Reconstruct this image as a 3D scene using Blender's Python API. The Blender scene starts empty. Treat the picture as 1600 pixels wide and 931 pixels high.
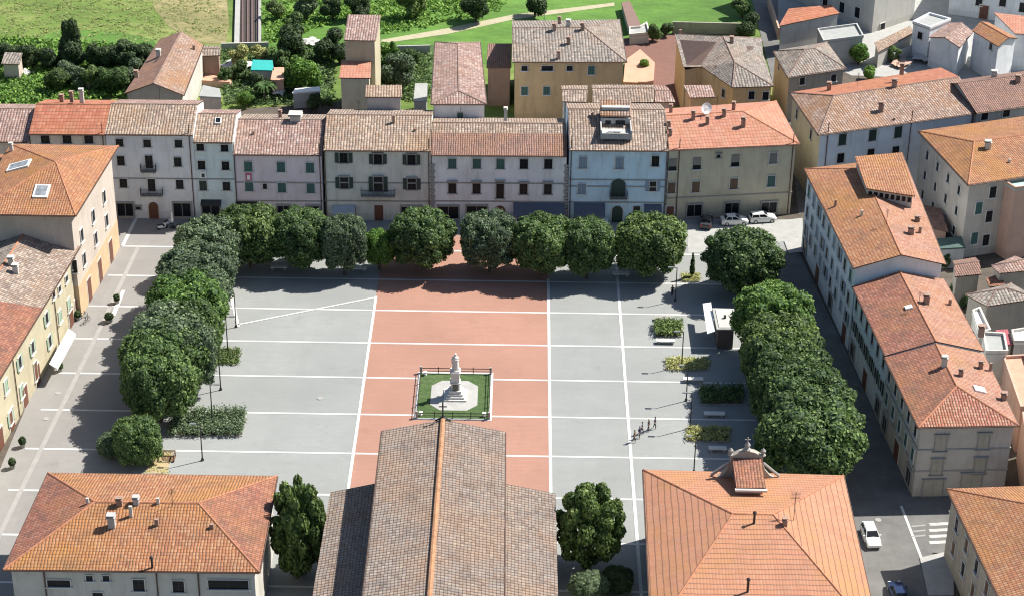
import bpy, bmesh, math, random
import numpy as np
from mathutils import Vector, Matrix

# ------------------------------------------------------------ camera, sky, sun, exposure
C = bpy.context.scene.collection
scn = bpy.context.scene
FPX, PITCH, ROLL, YAW, CAMH = 3150.0, math.radians(28.736), math.radians(.7408), math.radians(.2283), 135.0
def _basis():
    cp, sp = math.cos(PITCH), math.sin(PITCH)
    Z = np.array([0, cp, -sp]); X = np.array([1, 0, 0.]); Y = np.array([0, sp, cp])
    cr, sr = math.cos(ROLL), math.sin(ROLL)
    X, Y = cr*X + sr*Y, -sr*X + cr*Y
    c, s = math.cos(YAW), math.sin(YAW)
    R = np.array([[c, -s, 0], [s, c, 0], [0, 0, 1]])
    return R@X, R@Y, R@Z
CX, CY, CZ = _basis()
EYE = np.array([0, 0, CAMH])
cd = bpy.data.cameras.new('camera'); cam = bpy.data.objects.new('camera', cd); C.objects.link(cam)
cd.sensor_width = 36; cd.lens = FPX/1600*36; cd.clip_start = 1; cd.clip_end = 6000
M = Matrix.Identity(4)
for i in range(3):
    M[i][0] = CX[i]; M[i][1] = CY[i]; M[i][2] = -CZ[i]; M[i][3] = EYE[i]
cam.matrix_world = M
scn.camera = cam

SUN = Vector((.78, .38, 1.0)).normalized()
w = bpy.data.worlds.new('World'); scn.world = w; w.use_nodes = True
nt = w.node_tree; bg = nt.nodes['Background']
sky = nt.nodes.new('ShaderNodeTexSky'); sky.sky_type = 'NISHITA'; sky.sun_disc = False
sky.sun_elevation = math.asin(SUN.z); sky.sun_rotation = math.atan2(SUN.x, SUN.y)
nt.links.new(sky.outputs[0], bg.inputs[0]); bg.inputs[1].default_value = .066
sd = bpy.data.lights.new('sun', 'SUN'); sun = bpy.data.objects.new('sun', sd); C.objects.link(sun)
sd.energy = 4.6; sd.angle = math.radians(.53); sd.color = (1, .95, .87)
sun.rotation_euler = SUN.to_track_quat('Z', 'Y').to_euler()
scn.view_settings.view_transform = 'Standard'; scn.view_settings.look = 'None'
scn.view_settings.exposure = .98; scn.view_settings.gamma = 1
scn.cycles.filter_width = 1.15

# ------------------------------------------------------------ survey helpers (photo pixel -> metres on site)
def ray(u, v): return CZ + (u-800)/FPX*CX - (v-465.5)/FPX*CY
def P(u, v, z=0.0):
    d = ray(u, v); t = (z-CAMH)/d[2]; p = EYE + t*d
    return Vector((p[0], p[1], z))
def VP(u, v, A, B):
    d = ray(u, v); n = np.array([-(B[1]-A[1]), B[0]-A[0]]); t = (n@np.array([A[0], A[1]]))/(n@d[:2])
    return Vector(EYE + t*d)
def R(d): return math.radians(d)

# ------------------------------------------------------------ materials
MATS = {}
def newmat(name):
    m = bpy.data.materials.new(name); m.use_nodes = True
    return m, m.node_tree, m.node_tree.nodes['Principled BSDF']
class G:                     # tiny node-graph helper
    def __init__(s, nt): s.t = nt
    def n(s, typ, **k):
        x = s.t.nodes.new(typ)
        for a, b in k.items(): setattr(x, a, b)
        return x
    def l(s, a, b): s.t.links.new(a, b)
    def math(s, op, a, b=None, c=None):
        x = s.n('ShaderNodeMath', operation=op)
        for i, q in enumerate((a, b, c)):
            if q is None: continue
            if hasattr(q, 'default_value') or hasattr(q, 'links'): s.l(q, x.inputs[i])
            else: x.inputs[i].default_value = q
        return x.outputs[0]
    def noise(s, vec, scale, detail=3, rough=.6):
        x = s.n('ShaderNodeTexNoise'); x.inputs['Scale'].default_value = scale
        x.inputs['Detail'].default_value = detail; x.inputs['Roughness'].default_value = rough
        if vec is not None: s.l(vec, x.inputs['Vector'])
        return x.outputs['Fac']
    def ramp(s, fac, stops):
        x = s.n('ShaderNodeValToRGB'); el = x.color_ramp.elements
        while len(el) < len(stops): el.new(.5)
        for e, (p, c) in zip(el, stops): e.position = p; e.color = (*c, 1) if len(c) == 3 else c
        s.l(fac, x.inputs[0]); return x.outputs[0]
    def mix(s, fac, a, b, mode='MIX'):
        x = s.n('ShaderNodeMix', data_type='RGBA', blend_type=mode)
        for q, i in ((fac, 0), (a, 6), (b, 7)):
            if hasattr(q, 'links'): s.l(q, x.inputs[i])
            elif i == 0: x.inputs[0].default_value = q
            else: x.inputs[i].default_value = (*q, 1)
        return x.outputs[2]
def sc(c, k): return tuple(min(1, x*k) for x in c)
def flat(name, col, rough=.7, metal=0.0, var=.12, scale=.8, coords='Object'):
    if name in MATS: return MATS[name]
    m, t, b = newmat(name); g = G(t); b.inputs['Roughness'].default_value = rough; b.inputs['Metallic'].default_value = metal
    tc = g.n('ShaderNodeTexCoord').outputs[coords]
    f = g.noise(tc, scale, 5, .65)
    g.l(g.ramp(f, [(.3, sc(col, 1-var)), (.7, sc(col, 1+var))]), b.inputs['Base Color'])
    MATS[name] = m; return m
def plaster(name, col, stain=.3):
    m, t, b = newmat(name); g = G(t); b.inputs['Roughness'].default_value = .9
    geo = g.n('ShaderNodeNewGeometry').outputs['Position']
    mp = g.n('ShaderNodeMapping'); mp.inputs['Scale'].default_value = (1.2, 1.2, .18); g.l(geo, mp.inputs['Vector'])
    streak = g.noise(mp.outputs[0], .9, 6, .7); blot = g.noise(geo, .35, 5, .6); fine = g.noise(geo, 4, 3)
    c = g.ramp(blot, [(.3, sc(col, .86)), (.7, sc(col, 1.08))])
    f = g.math('MULTIPLY', g.ramp(streak, [(.5, (0, 0, 0)), (.72, (1, 1, 1))]), stain)
    c = g.mix(f, c, (col[0]*.5, col[1]*.47, col[2]*.42))
    sp = g.n('ShaderNodeSeparateXYZ'); g.l(geo, sp.inputs[0])
    damp = g.math('MULTIPLY', g.math('GREATER_THAN', g.math('ADD', blot, .35), g.math('MULTIPLY', sp.outputs[2], .8)), .25)
    c = g.mix(damp, c, (col[0]*.5, col[1]*.48, col[2]*.44))
    c = g.mix(g.math('MULTIPLY', fine, .15), c, sc(col, .6))
    g.l(c, b.inputs['Base Color'])
    bp = g.n('ShaderNodeBump'); bp.inputs['Strength'].default_value = .25; bp.inputs['Distance'].default_value = .03
    g.l(fine, bp.inputs['Height']); g.l(bp.outputs[0], b.inputs['Normal'])
    return m
def roofmat(name, cols, lichen=(.42, .19, .05), lich=.25, dirt=.35, cu=.34, cv=.44, seed=0.0, contrast=1.0, joint=.55, ju_w=1.0, jv_w=.8):
    """Clay roof: UV in metres, u along the eave, v up the slope; per-tile colour, joints with painted self-shadow, lichen and soot stains."""
    m, t, b = newmat(name); g = G(t); b.inputs['Roughness'].default_value = .88
    uv = g.n('ShaderNodeUVMap').outputs[0]
    geo = g.n('ShaderNodeNewGeometry').outputs['Position']
    jit = g.noise(geo, .6, 3)
    sp = g.n('ShaderNodeSeparateXYZ'); g.l(uv, sp.inputs[0])
    u = g.math('DIVIDE', g.math('ADD', sp.outputs[0], g.math('MULTIPLY', jit, .3)), cu)
    rowj = g.noise(geo, .25, 2)
    v = g.math('DIVIDE', g.math('ADD', sp.outputs[1], g.math('MULTIPLY', rowj, .35)), cv)
    fu = g.math('FLOOR', u); fv = g.math('FLOOR', v)
    cb = g.n('ShaderNodeCombineXYZ'); g.l(fu, cb.inputs[0]); g.l(fv, cb.inputs[1]); cb.inputs[2].default_value = seed
    wn = g.n('ShaderNodeTexWhiteNoise', noise_dimensions='3D'); g.l(cb.outputs[0], wn.inputs['Vector'])
    cols = [sc(c_, .79) for c_ in cols]; lichen = sc(lichen, .79); n = len(cols)
    tile = g.ramp(wn.outputs['Value'], [((i+.2)/n, c) for i, c in enumerate(cols)])
    big = g.noise(geo, .09+seed*.003, 6, .72)
    big2 = g.noise(geo, .42, 6, .7)
    f1 = g.math('MULTIPLY', g.ramp(big, [(.46, (0, 0, 0)), (.64, (1, 1, 1))]), lich*1.6)
    c = g.mix(f1, tile, lichen)
    f2 = g.math('MULTIPLY', g.ramp(big2, [(.48, (0, 0, 0)), (.7, (1, 1, 1))]), dirt)
    c = g.mix(f2, c, (.085, .062, .052))
    # tile self-shadow and grime painted dark: channels between cover tiles, lip of every course
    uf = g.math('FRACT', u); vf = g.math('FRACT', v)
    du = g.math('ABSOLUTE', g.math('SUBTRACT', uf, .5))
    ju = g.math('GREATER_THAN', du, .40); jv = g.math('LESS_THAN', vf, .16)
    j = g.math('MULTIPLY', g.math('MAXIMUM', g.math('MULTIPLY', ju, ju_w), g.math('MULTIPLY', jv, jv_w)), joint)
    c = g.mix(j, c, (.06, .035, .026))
    g.l(c, b.inputs['Base Color'])
    h = g.math('SUBTRACT', 1.0, g.math('MULTIPLY', g.math('MULTIPLY', du, du), 4.0))
    h = g.math('ADD', h, g.math('MULTIPLY', g.math('SUBTRACT', 1.0, vf), .5))
    h = g.math('ADD', h, g.math('MULTIPLY', wn.outputs['Value'], .35))
    h = g.math('ADD', h, g.math('MULTIPLY', g.noise(geo, .55, 3), (1.6 if contrast > .5 else .8)))
    bp = g.n('ShaderNodeBump'); bp.inputs['Strength'].default_value = .8*contrast; bp.inputs['Distance'].default_value = .11
    g.l(h, bp.inputs['Height']); g.l(bp.outputs[0], b.inputs['Normal'])
    return m
RO = (.42, .15, .075); OR = (.47, .20, .085); PK = (.38, .19, .14); TN = (.36, .25, .185); GY = (.25, .205, .17); DK = (.15, .10, .08); LT = (.50, .37, .29)
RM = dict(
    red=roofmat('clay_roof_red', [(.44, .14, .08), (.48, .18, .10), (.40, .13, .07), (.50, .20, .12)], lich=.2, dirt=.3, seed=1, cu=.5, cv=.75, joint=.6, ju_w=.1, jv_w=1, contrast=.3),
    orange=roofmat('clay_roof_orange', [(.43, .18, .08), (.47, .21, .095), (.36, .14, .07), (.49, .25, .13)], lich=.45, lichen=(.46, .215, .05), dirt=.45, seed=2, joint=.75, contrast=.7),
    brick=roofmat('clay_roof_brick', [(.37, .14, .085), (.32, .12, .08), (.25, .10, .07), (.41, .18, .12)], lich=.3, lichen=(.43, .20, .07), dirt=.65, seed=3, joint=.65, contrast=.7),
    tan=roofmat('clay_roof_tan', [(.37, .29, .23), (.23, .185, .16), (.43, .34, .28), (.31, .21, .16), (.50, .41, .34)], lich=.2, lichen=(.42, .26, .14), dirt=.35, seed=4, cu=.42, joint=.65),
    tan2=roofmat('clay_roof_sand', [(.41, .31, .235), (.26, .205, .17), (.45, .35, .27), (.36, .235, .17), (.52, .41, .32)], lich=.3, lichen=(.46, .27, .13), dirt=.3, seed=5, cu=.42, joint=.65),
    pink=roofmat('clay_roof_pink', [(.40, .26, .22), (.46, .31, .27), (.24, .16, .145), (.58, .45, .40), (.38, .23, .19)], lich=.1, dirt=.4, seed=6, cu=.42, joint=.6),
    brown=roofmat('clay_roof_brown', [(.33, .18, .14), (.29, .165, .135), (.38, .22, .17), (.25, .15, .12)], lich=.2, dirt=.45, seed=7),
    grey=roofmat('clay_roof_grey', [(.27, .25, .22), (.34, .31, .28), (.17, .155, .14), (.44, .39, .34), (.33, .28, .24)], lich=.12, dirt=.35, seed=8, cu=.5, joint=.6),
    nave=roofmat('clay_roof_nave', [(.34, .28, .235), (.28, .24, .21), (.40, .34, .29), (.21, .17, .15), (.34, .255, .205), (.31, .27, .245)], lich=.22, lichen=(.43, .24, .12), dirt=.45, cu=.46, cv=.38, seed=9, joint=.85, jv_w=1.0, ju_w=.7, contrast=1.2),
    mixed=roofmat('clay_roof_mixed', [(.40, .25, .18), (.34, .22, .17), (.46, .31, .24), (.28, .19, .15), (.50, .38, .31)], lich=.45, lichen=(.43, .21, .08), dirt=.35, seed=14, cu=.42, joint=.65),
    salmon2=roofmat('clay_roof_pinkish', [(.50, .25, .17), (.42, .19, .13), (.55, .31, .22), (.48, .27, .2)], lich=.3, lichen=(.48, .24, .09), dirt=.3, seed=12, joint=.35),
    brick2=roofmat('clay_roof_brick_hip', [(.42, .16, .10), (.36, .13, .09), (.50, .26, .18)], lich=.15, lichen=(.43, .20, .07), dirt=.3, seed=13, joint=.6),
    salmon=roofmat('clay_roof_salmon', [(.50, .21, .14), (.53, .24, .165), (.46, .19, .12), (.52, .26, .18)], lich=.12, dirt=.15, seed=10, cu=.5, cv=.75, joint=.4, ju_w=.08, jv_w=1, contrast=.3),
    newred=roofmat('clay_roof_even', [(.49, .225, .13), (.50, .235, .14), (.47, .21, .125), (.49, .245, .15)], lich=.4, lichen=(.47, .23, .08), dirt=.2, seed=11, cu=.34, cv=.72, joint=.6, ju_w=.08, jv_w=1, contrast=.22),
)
WC = dict(white=(.78, .80, .81), cream=(.66, .62, .54), pink=(.73, .65, .68), beige=(.66, .66, .60), blue=(.56, .73, .84), mint=(.66, .77, .77),
          tan=(.56, .51, .38), ochre=(.60, .43, .24), yellow=(.47, .42, .29), paleblue=(.68, .73, .77), grey=(.42, .42, .41), stone=(.36, .33, .28),
          salmon=(.55, .36, .28), brick=(.33, .22, .17), chalk=(.54, .52, .47), taupe=(.52, .47, .41), rose=(.51, .44, .375))
WM = {k: plaster('plaster_'+k, v, .45 if k not in ('stone', 'brick') else .6) for k, v in WC.items()}
m_glass = flat('window_glass', (.012, .015, .019), .28, var=.5, scale=.3)
m_glass.node_tree.nodes['Principled BSDF'].inputs['Specular IOR Level'].default_value = .18
m_green = flat('green_shutter_paint', (.05, .125, .115), .6)
m_dkgreen = flat('dark_green_paint', (.022, .045, .036), .6)
m_greyblue = flat('grey_blue_shutter_paint', (.22, .29, .37), .6)
m_ltgreen = flat('pale_green_shutter_paint', (.27, .37, .27), .6)
m_brownsh = flat('brown_shutter_paint', (.14, .085, .05), .6)
m_greysh = flat('grey_shutter_paint', (.2, .19, .17), .6)
m_stone = flat('pale_stone_trim', (.6, .58, .54), .85)
m_dstone = flat('grey_stone_trim', (.30, .29, .27), .85)
m_door = flat('door_wood', (.13, .05, .028), .6)
m_metal = flat('dark_metal', (.035, .035, .036), .45, .4)
m_gutter = flat('copper_gutter', (.10, .06, .045), .5, .3)
m_marble = flat('white_marble', (.60, .585, .55), .6, var=.08, scale=2)
m_white = flat('white_paint', (.78, .78, .76), .6, var=.05)
m_awning = flat('blue_grey_awning_cloth', (.09, .11, .15), .85)
m_dkawn = flat('dark_awning_cloth', (.03, .033, .035), .85)
m_trunk = flat('bark', (.10, .075, .055), .95, scale=4)
m_cap = flat('ridge_tile_clay', (.36, .155, .085), .9, var=.35, scale=1.5)
m_capg = flat('ridge_tile_weathered', (.20, .135, .11), .9, var=.35, scale=1.5)
m_conc = flat('pale_concrete', (.33, .33, .315), .9)
m_earth = flat('bare_earth', (.085, .07, .055), .95, var=.3)
CAPS = dict(salmon2=m_cap, brick2=m_cap, red=m_cap, orange=m_cap, brick=m_cap, newred=m_cap, salmon=m_cap)

m_skyl = flat('skylight_blind', (.20, .22, .24), .3, var=.5, scale=2)
# ------------------------------------------------------------ object helpers
def tag(o, label=None, cat=None, group=None, kind=None):
    if label: o['label'] = label
    if cat: o['category'] = cat
    if group: o['group'] = group
    if kind: o['kind'] = kind
    return o
def mesh(name, V, F, mat=None, uvs=None, smooth=False, matidx=None):
    me = bpy.data.meshes.new(name); me.from_pydata([tuple(v) for v in V], [], F)
    for m in (mat if isinstance(mat, (list, tuple)) else [mat]):
        if m: me.materials.append(m)
    if matidx: me.polygons.foreach_set('material_index', matidx)
    if uvs is not None:
        l = me.uv_layers.new(name='UVMap')
        l.data.foreach_set('uv', [c for q in uvs for c in q])
    if smooth: me.polygons.foreach_set('use_smooth', [True]*len(me.polygons))
    me.update(); return me
def ob(name, me, parent=None, loc=None, rotz=0):
    o = bpy.data.objects.new(name, me); C.objects.link(o)
    if loc is not None: o.location = loc
    o.rotation_euler = (0, 0, rotz)
    if parent: o.parent = parent
    return o
def empty(name, label, cat, loc=(0, 0, 0), rotz=0, group=None):
    return tag(ob(name, None, None, loc, rotz), label, cat, group)
class MB:
    def __init__(s): s.V = []; s.F = []
    def add(s, V, F):
        n = len(s.V); s.V += [Vector(v) for v in V]; s.F += [tuple(i+n for i in f) for f in F]; return s
    def box(s, c, d, rz=0, top=None):
        """box centred at c; top=(sx,sy) scales the top face"""
        hx, hy, hz = d[0]/2, d[1]/2, d[2]/2; tx, ty = top or (1, 1); cc, ss = math.cos(rz), math.sin(rz); V = []
        for z, kx, ky in ((-hz, 1, 1), (hz, tx, ty)):
            for x, y in ((-hx, -hy), (hx, -hy), (hx, hy), (-hx, hy)):
                x2, y2 = x*kx, y*ky; V.append((c[0]+x2*cc-y2*ss, c[1]+x2*ss+y2*cc, c[2]+z))
        return s.add(V, [(3, 2, 1, 0), (4, 5, 6, 7), (0, 1, 5, 4), (1, 2, 6, 5), (2, 3, 7, 6), (3, 0, 4, 7)])
    def prism(s, poly, z0, z1):
        n = len(poly); V = [(p[0], p[1], z0) for p in poly]+[(p[0], p[1], z1) for p in poly]
        return s.add(V, [tuple(reversed(range(n))), tuple(range(n, 2*n))]+[(i, (i+1) % n, n+(i+1) % n, n+i) for i in range(n)])
    def tube(s, a, b, r0, r1=None, n=6, caps=True):
        a, b = Vector(a), Vector(b); r1 = r0 if r1 is None else r1; d = (b-a).normalized()
        x = d.orthogonal().normalized(); y = d.cross(x); V = []
        for p, r in ((a, r0), (b, r1)):
            for i in range(n):
                t = 2*math.pi*i/n; V.append(p+r*(math.cos(t)*x+math.sin(t)*y))
        F = [(i, (i+1) % n, n+(i+1) % n, n+i) for i in range(n)]
        if caps: F += [tuple(reversed(range(n))), tuple(range(n, 2*n))]
        return s.add(V, F)
    def lathe(s, c, prof, n=12):
        V = []
        for r, z in prof:
            for i in range(n): t = 2*math.pi*i/n; V.append((c[0]+r*math.cos(t), c[1]+r*math.sin(t), c[2]+z))
        F = [(k*n+i, k*n+(i+1) % n, (k+1)*n+(i+1) % n, (k+1)*n+i) for k in range(len(prof)-1) for i in range(n)]
        F += [tuple(reversed(range(n))), tuple(range((len(prof)-1)*n, len(prof)*n))]
        return s.add(V, F)
    def build(s, name, mat, parent=None, loc=None, rotz=0, smooth=False):
        return ob(name, mesh(name, s.V, s.F, mat, smooth=smooth), parent, loc, rotz)

# ------------------------------------------------------------ ground
def gmat_paving(name, a, b_, joint, cell=(.9, .45), dark=(.2, .2, .2)):
    m, t, bs = newmat(name); g = G(t); bs.inputs['Roughness'].default_value = .85; a, b_, joint, dark = [sc(q, .83) for q in (a, b_, joint, dark)]
    geo = g.n('ShaderNodeNewGeometry').outputs['Position']
    br = g.n('ShaderNodeTexBrick'); g.l(geo, br.inputs['Vector'])
    br.inputs['Color1'].default_value = (*a, 1); br.inputs['Color2'].default_value = (*b_, 1); br.inputs['Mortar'].default_value = (*joint, 1)
    br.inputs['Scale'].default_value = 1; br.inputs['Brick Width'].default_value = cell[0]; br.inputs['Row Height'].default_value = cell[1]
    br.inputs['Mortar Size'].default_value = .018; br.inputs['Bias'].default_value = 0
    mp = g.n('ShaderNodeMapping'); mp.inputs['Scale'].default_value = (.12, 1.1, 1); g.l(geo, mp.inputs['Vector'])
    st = g.noise(mp.outputs[0], .5, 6, .7); bl = g.noise(geo, .07, 7, .65); fi = g.noise(geo, 1.6, 5, .7)
    c = g.mix(g.math('MULTIPLY', g.ramp(bl, [(.42, (0, 0, 0)), (.62, (1, 1, 1))]), .42), br.outputs['Color'], sc(a, .72))
    c = g.mix(g.math('MULTIPLY', g.ramp(st, [(.5, (0, 0, 0)), (.75, (1, 1, 1))]), .28), c, dark)
    c = g.mix(g.math('MULTIPLY', g.ramp(fi, [(.58, (0, 0, 0)), (.75, (1, 1, 1))]), .2), c, dark)
    s3 = g.n('ShaderNodeSeparateXYZ'); g.l(geo, s3.inputs[0])
    def cell(w_, h_, amt, c):
        cb = g.n('ShaderNodeCombineXYZ'); g.l(g.math('FLOOR', g.math('DIVIDE', s3.outputs[0], w_)), cb.inputs[0]); g.l(g.math('FLOOR', g.math('DIVIDE', g.math('SUBTRACT', s3.outputs[1], 242.12), h_)), cb.inputs[1])
        wn = g.n('ShaderNodeTexWhiteNoise', noise_dimensions='3D'); g.l(cb.outputs[0], wn.inputs['Vector']); return g.mix(g.math('MULTIPLY', wn.outputs['Value'], amt), c, dark)
    c = cell(9.6, 8.966, .30, c); c = cell(1.2, 8.966, .10, c); c = cell(2.4, .9, .16, c)
    ht = g.noise(geo, .22, 8, .8); c = g.mix(g.math('MULTIPLY', g.ramp(ht, [(.57, (0, 0, 0)), (.66, (1, 1, 1))]), .35), c, sc(dark, .8))
    g.l(c, bs.inputs['Base Color']); return m
m_pave = gmat_paving('grey_stone_paving', (.315, .33, .32), (.33, .345, .335), (.285, .295, .285), dark=(.24, .25, .245))
m_pavew = gmat_paving('warm_grey_paving', (.30, .29, .275), (.315, .305, .29), (.26, .25, .24), dark=(.22, .21, .20))
m_red = gmat_paving('red_brick_paving', (.41, .215, .155), (.44, .235, .17), (.36, .19, .14), (1.2, .3), dark=(.32, .18, .135))
m_line = flat('white_stone_strip', (.515, .515, .50), .8, var=.08, scale=1)
m_asph = flat('asphalt', (.135, .133, .128), .9, var=.2, scale=.4, coords='Object')
m_side = flat('pale_pavement_slabs', (.34, .335, .32), .85, var=.12)
def grassmat(name, a, b_, c_, s1=.03, s2=.35, dk=.55):
    m, t, bs = newmat(name); g = G(t); bs.inputs['Roughness'].default_value = .95
    geo = g.n('ShaderNodeNewGeometry').outputs['Position']
    mp = g.n('ShaderNodeMapping'); mp.inputs['Scale'].default_value = (.5, 1, 1); mp.inputs['Rotation'].default_value = (0, 0, .5); g.l(geo, mp.inputs['Vector'])
    n1 = g.noise(mp.outputs[0], s1, 8, .7); n2 = g.noise(mp.outputs[0], s2, 7, .75)
    c = g.ramp(n1, [(.38, a), (.52, b_), (.66, c_)])
    c = g.mix(g.math('MULTIPLY', g.ramp(n2, [(.42, (0, 0, 0)), (.68, (1, 1, 1))]), dk), c, sc(a, .45))
    g.l(c, bs.inputs['Base Color'])
    bp = g.n('ShaderNodeBump'); bp.inputs['Strength'].default_value = .9; bp.inputs['Distance'].default_value = .5
    g.l(n2, bp.inputs['Height']); g.l(bp.outputs[0], bs.inputs['Normal']); return m
m_field = grassmat('meadow', (.075, .13, .02), (.13, .20, .035), (.27, .27, .10), .05, .3, .32)
m_green2 = grassmat('bright_meadow', (.07, .16, .02), (.10, .22, .03), (.15, .24, .05))
m_lawn = grassmat('lawn', (.06, .11, .03), (.075, .135, .035), (.11, .16, .06), .2, 1.5)
def sheet(name, pts, z, mat, kind='structure'):
    V = [(p[0], p[1], z) for p in pts]
    a = sum(V[i][0]*V[(i+1) % len(V)][1]-V[(i+1) % len(V)][0]*V[i][1] for i in range(len(V)))
    if a < 0: V.reverse()
    return tag(ob(name, mesh(name, V, [tuple(range(len(V)))], mat)), kind=kind)
def gp(*px): return [P(*q)[:2] for q in px]
sheet('ground', [(-3000, -1500), (3000, -1500), (3000, 4500), (-3000, 4500)], -.12, m_field)
sheet('meadow', gp((405, -60), (1180, -60), (1180, 60), (1010, 62), (800, 100), (405, 90)), -.10, m_green2)
sheet('town_ground', [(-140, 60), (140, 60), (140, 400), (62, 372), (44, 340), (44, 310), (-20, 308), (-22, 316), (-140, 291)], -.08, m_earth)
LX = -59.5
sheet('paved_square', [(-62, 120), (37.5, 120), (37.5, 262), (42, 262), (42, 272), (-62, 272)], 0, m_pave)
sheet('paved_street', [(-62, 120), (-46, 120), (-46, 262), (-46, 272), (-62, 272)], .01, m_pavew)
sheet('street', [(36.5, 100), (50, 100), (47, 200), (43, 240), (40.6, 262), (36.8, 262), (36.8, 190)], .012, m_asph)
sheet('side_street', [(46.0, 199.5), (46.6, 187.5), (75, 188), (75, 199.5)], .02, m_asph)
sheet('upper_road', gp((1075, 352), (1180, 350), (1254, 341), (1255, 372), (1200, 382), (1120, 392), (1075, 396)), .022, m_conc)
sheet('pavement', gp((1225, 378), (1256, 371), (1257, 395), (1232, 397)), .14, m_side)
Y0, S = 242.12, 8.966
XP, XQ, XR = -19.92, 4.10, 13.93
sheet('red_paving', [(XP, 120), (XQ, 120), (XQ, P(700, 368)[1]), (XP, P(700, 368)[1])], .012, m_red)
def strip(name, a, b, wd, z=.026, mat=m_line):
    a, b = Vector(a[:2]), Vector(b[:2]); n = (b-a).normalized(); n = Vector((-n.y, n.x))*wd/2
    return sheet(name, [a-n, b-n, b+n, a+n], z, mat)
gx0, gx1 = P(652, 620)[0], P(764, 620)[0]
for k in range(-2, 8):
    y = Y0-k*S; xl = {-2: -57.8, -1: -58.2, 0: -59.2}.get(k, -60.0); xr = 30 if k > -1 else 33
    if k in (2, 3):
        strip('paving_line', (xl, y), (gx0, y), .34); strip('paving_line', (gx1, y), (xr, y), .34)
    else: strip('paving_line', (xl, y), (xr, y), .34)
strip('paving_line', (XP, 120), (XP, P(583, 463)[1]), .38, .034); strip('paving_line', (XQ, 120), (XQ, 252), .38, .034)
strip('paving_line', (XR, 120), (XR, 262), .38, .034)
strip('paving_line', P(372, 507), P(585, 465), .3, .042)
strip('paving_line', P(359, 452), P(372, 510), .5, .042)
strip('paving_line', P(213, 341), P(192, 384), .5, .042)
m_fade = flat('worn_pale_strip', (.285, .275, .265), .85, var=.1)
strip('paving_line', P(216, 386), P(150, 526), .6, .05, m_fade); strip('paving_line', P(150, 526), P(-40, 915), .6, .05, m_fade)
m_edge = flat('drain_strip', (.33, .32, .30), .85)
# road markings, kerb and zebra by the side street
strip('road_line', P(1408, 790), P(1447, 890), .3, .03, m_line)
for i in range(4):
    strip('zebra_stripe', P(1452, 819+i*9.5), P(1492, 817+i*9.5), .55, .034, flat('worn_road_paint', (.42, .42, .40), .85, var=.3, scale=1.5))
for i in range(3):
    strip('road_marking', P(1424, 822+i*8), P(1446, 820+i*8), .28, .034, m_fade)
sheet('corner_pavement', gp((1437, 872), (1480, 862), (1490, 900), (1490, 931), (1450, 931)), .13, m_side)
# gardens and dirt track behind the town
sheet('dirt_track', gp((596, 62), (700, 44), (800, 23), (960, 4), (960, 9), (800, 31), (700, 53), (596, 68)), -.07, flat('pale_dirt', (.36, .33, .22), .95))
sheet('lawn_patch', gp((0, 122), (60, 100), (100, 105), (110, 135), (60, 165), (0, 165)), -.05, m_green2)
sheet('garden_lawn', gp((345, 90), (500, 80), (520, 130), (500, 165), (350, 160)), -.05, m_lawn)
sheet('garden_lawn', gp((585, 70), (680, 70), (675, 150), (590, 160)), -.05, m_lawn)
sheet('brick_courtyard', gp((975, 60), (1055, 52), (1075, 165), (985, 165)), -.05, flat('dark_red_courtyard', (.17, .085, .065), .9))
sheet('back_lane', gp((1170, -20), (1215, -20), (1216, 60), (1235, 150), (1262, 330), (1248, 335), (1236, 230), (1205, 120)), -.04, m_asph)
sheet('back_yard', gp((1215, -10), (1620, -10), (1620, 130), (1330, 118), (1216, 60)), -.045, m_conc)
sheet('dry_grass', gp((236, -30), (352, -30), (358, 40), (352, 68), (322, 68), (292, 58), (262, 40), (240, 12)), -.09, grassmat('dry_meadow', (.20, .19, .075), (.30, .26, .12), (.40, .33, .18), .06, .6))
sheet('grass_slope', gp((100, 45), (190, 50), (240, 62), (250, 80), (200, 80), (120, 70), (60, 60)), -.085, m_green2)
# railway seen edge on at the top
rl = [P(366, 72), P(408, 72), P(408, -60), P(366, -60)]
sheet('railway_ballast', rl, -.03, flat('track_ballast', (.05, .04, .036), .95, var=.3, scale=2))
tk = empty('railway_track', 'pair of dark railway tracks running away beside a pale concrete edge wall', 'railway track', P(387, 40))
L0 = Vector(P(387, 40))
def rl_line(u0, u1, wd, hgt, name, mat):
    mb = MB(); a, b = P(u0, 72), P(u1, -50); d = (b-a); c = (a+b)/2-L0
    mb.box((c.x, c.y, hgt/2-.02), (wd, d.length, hgt), math.atan2(d.y, d.x)-math.pi/2); mb.build(name, mat, tk)
rl_line(370, 373, .9, .5, 'edge_wall', m_conc)
for a in (379, 387, 394, 402): rl_line(a, a, .3, .25, 'rail', flat('rusty_rail', (.16, .11, .10), .6, .3))
rl_line(406, 406, .5, .6, 'edge_wall', m_dstone)

# ------------------------------------------------------------ buildings
def poly_inset(poly, ds):
    n = len(poly); out = []
    for i in range(n):
        a, b, c = poly[i-1], poly[i], poly[(i+1) % n]
        e1 = (b-a).normalized(); e2 = (c-b).normalized(); n1 = Vector((-e1.y, e1.x)); n2 = Vector((-e2.y, e2.x))
        d1, d2 = ds[i-1], ds[i]
        det = n1.x*n2.y-n1.y*n2.x
        if abs(det) < .05: out.append(b+(n1*d1+n2*d2)/2)
        else:
            k1 = n1.dot(b)+d1; k2 = n2.dot(b)+d2
            out.append(Vector(((k1*n2.y-k2*n1.y)/det, (n1.x*k2-n2.x*k1)/det)))
    return out
def inpoly(p, poly):
    r = False; n = len(poly)
    for i in range(n):
        a, b = poly[i], poly[(i+1) % n]
        if (a.y > p.y) != (b.y > p.y) and p.x < (b.x-a.x)*(p.y-a.y)/(b.y-a.y)+a.x: r = not r
    return r
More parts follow.
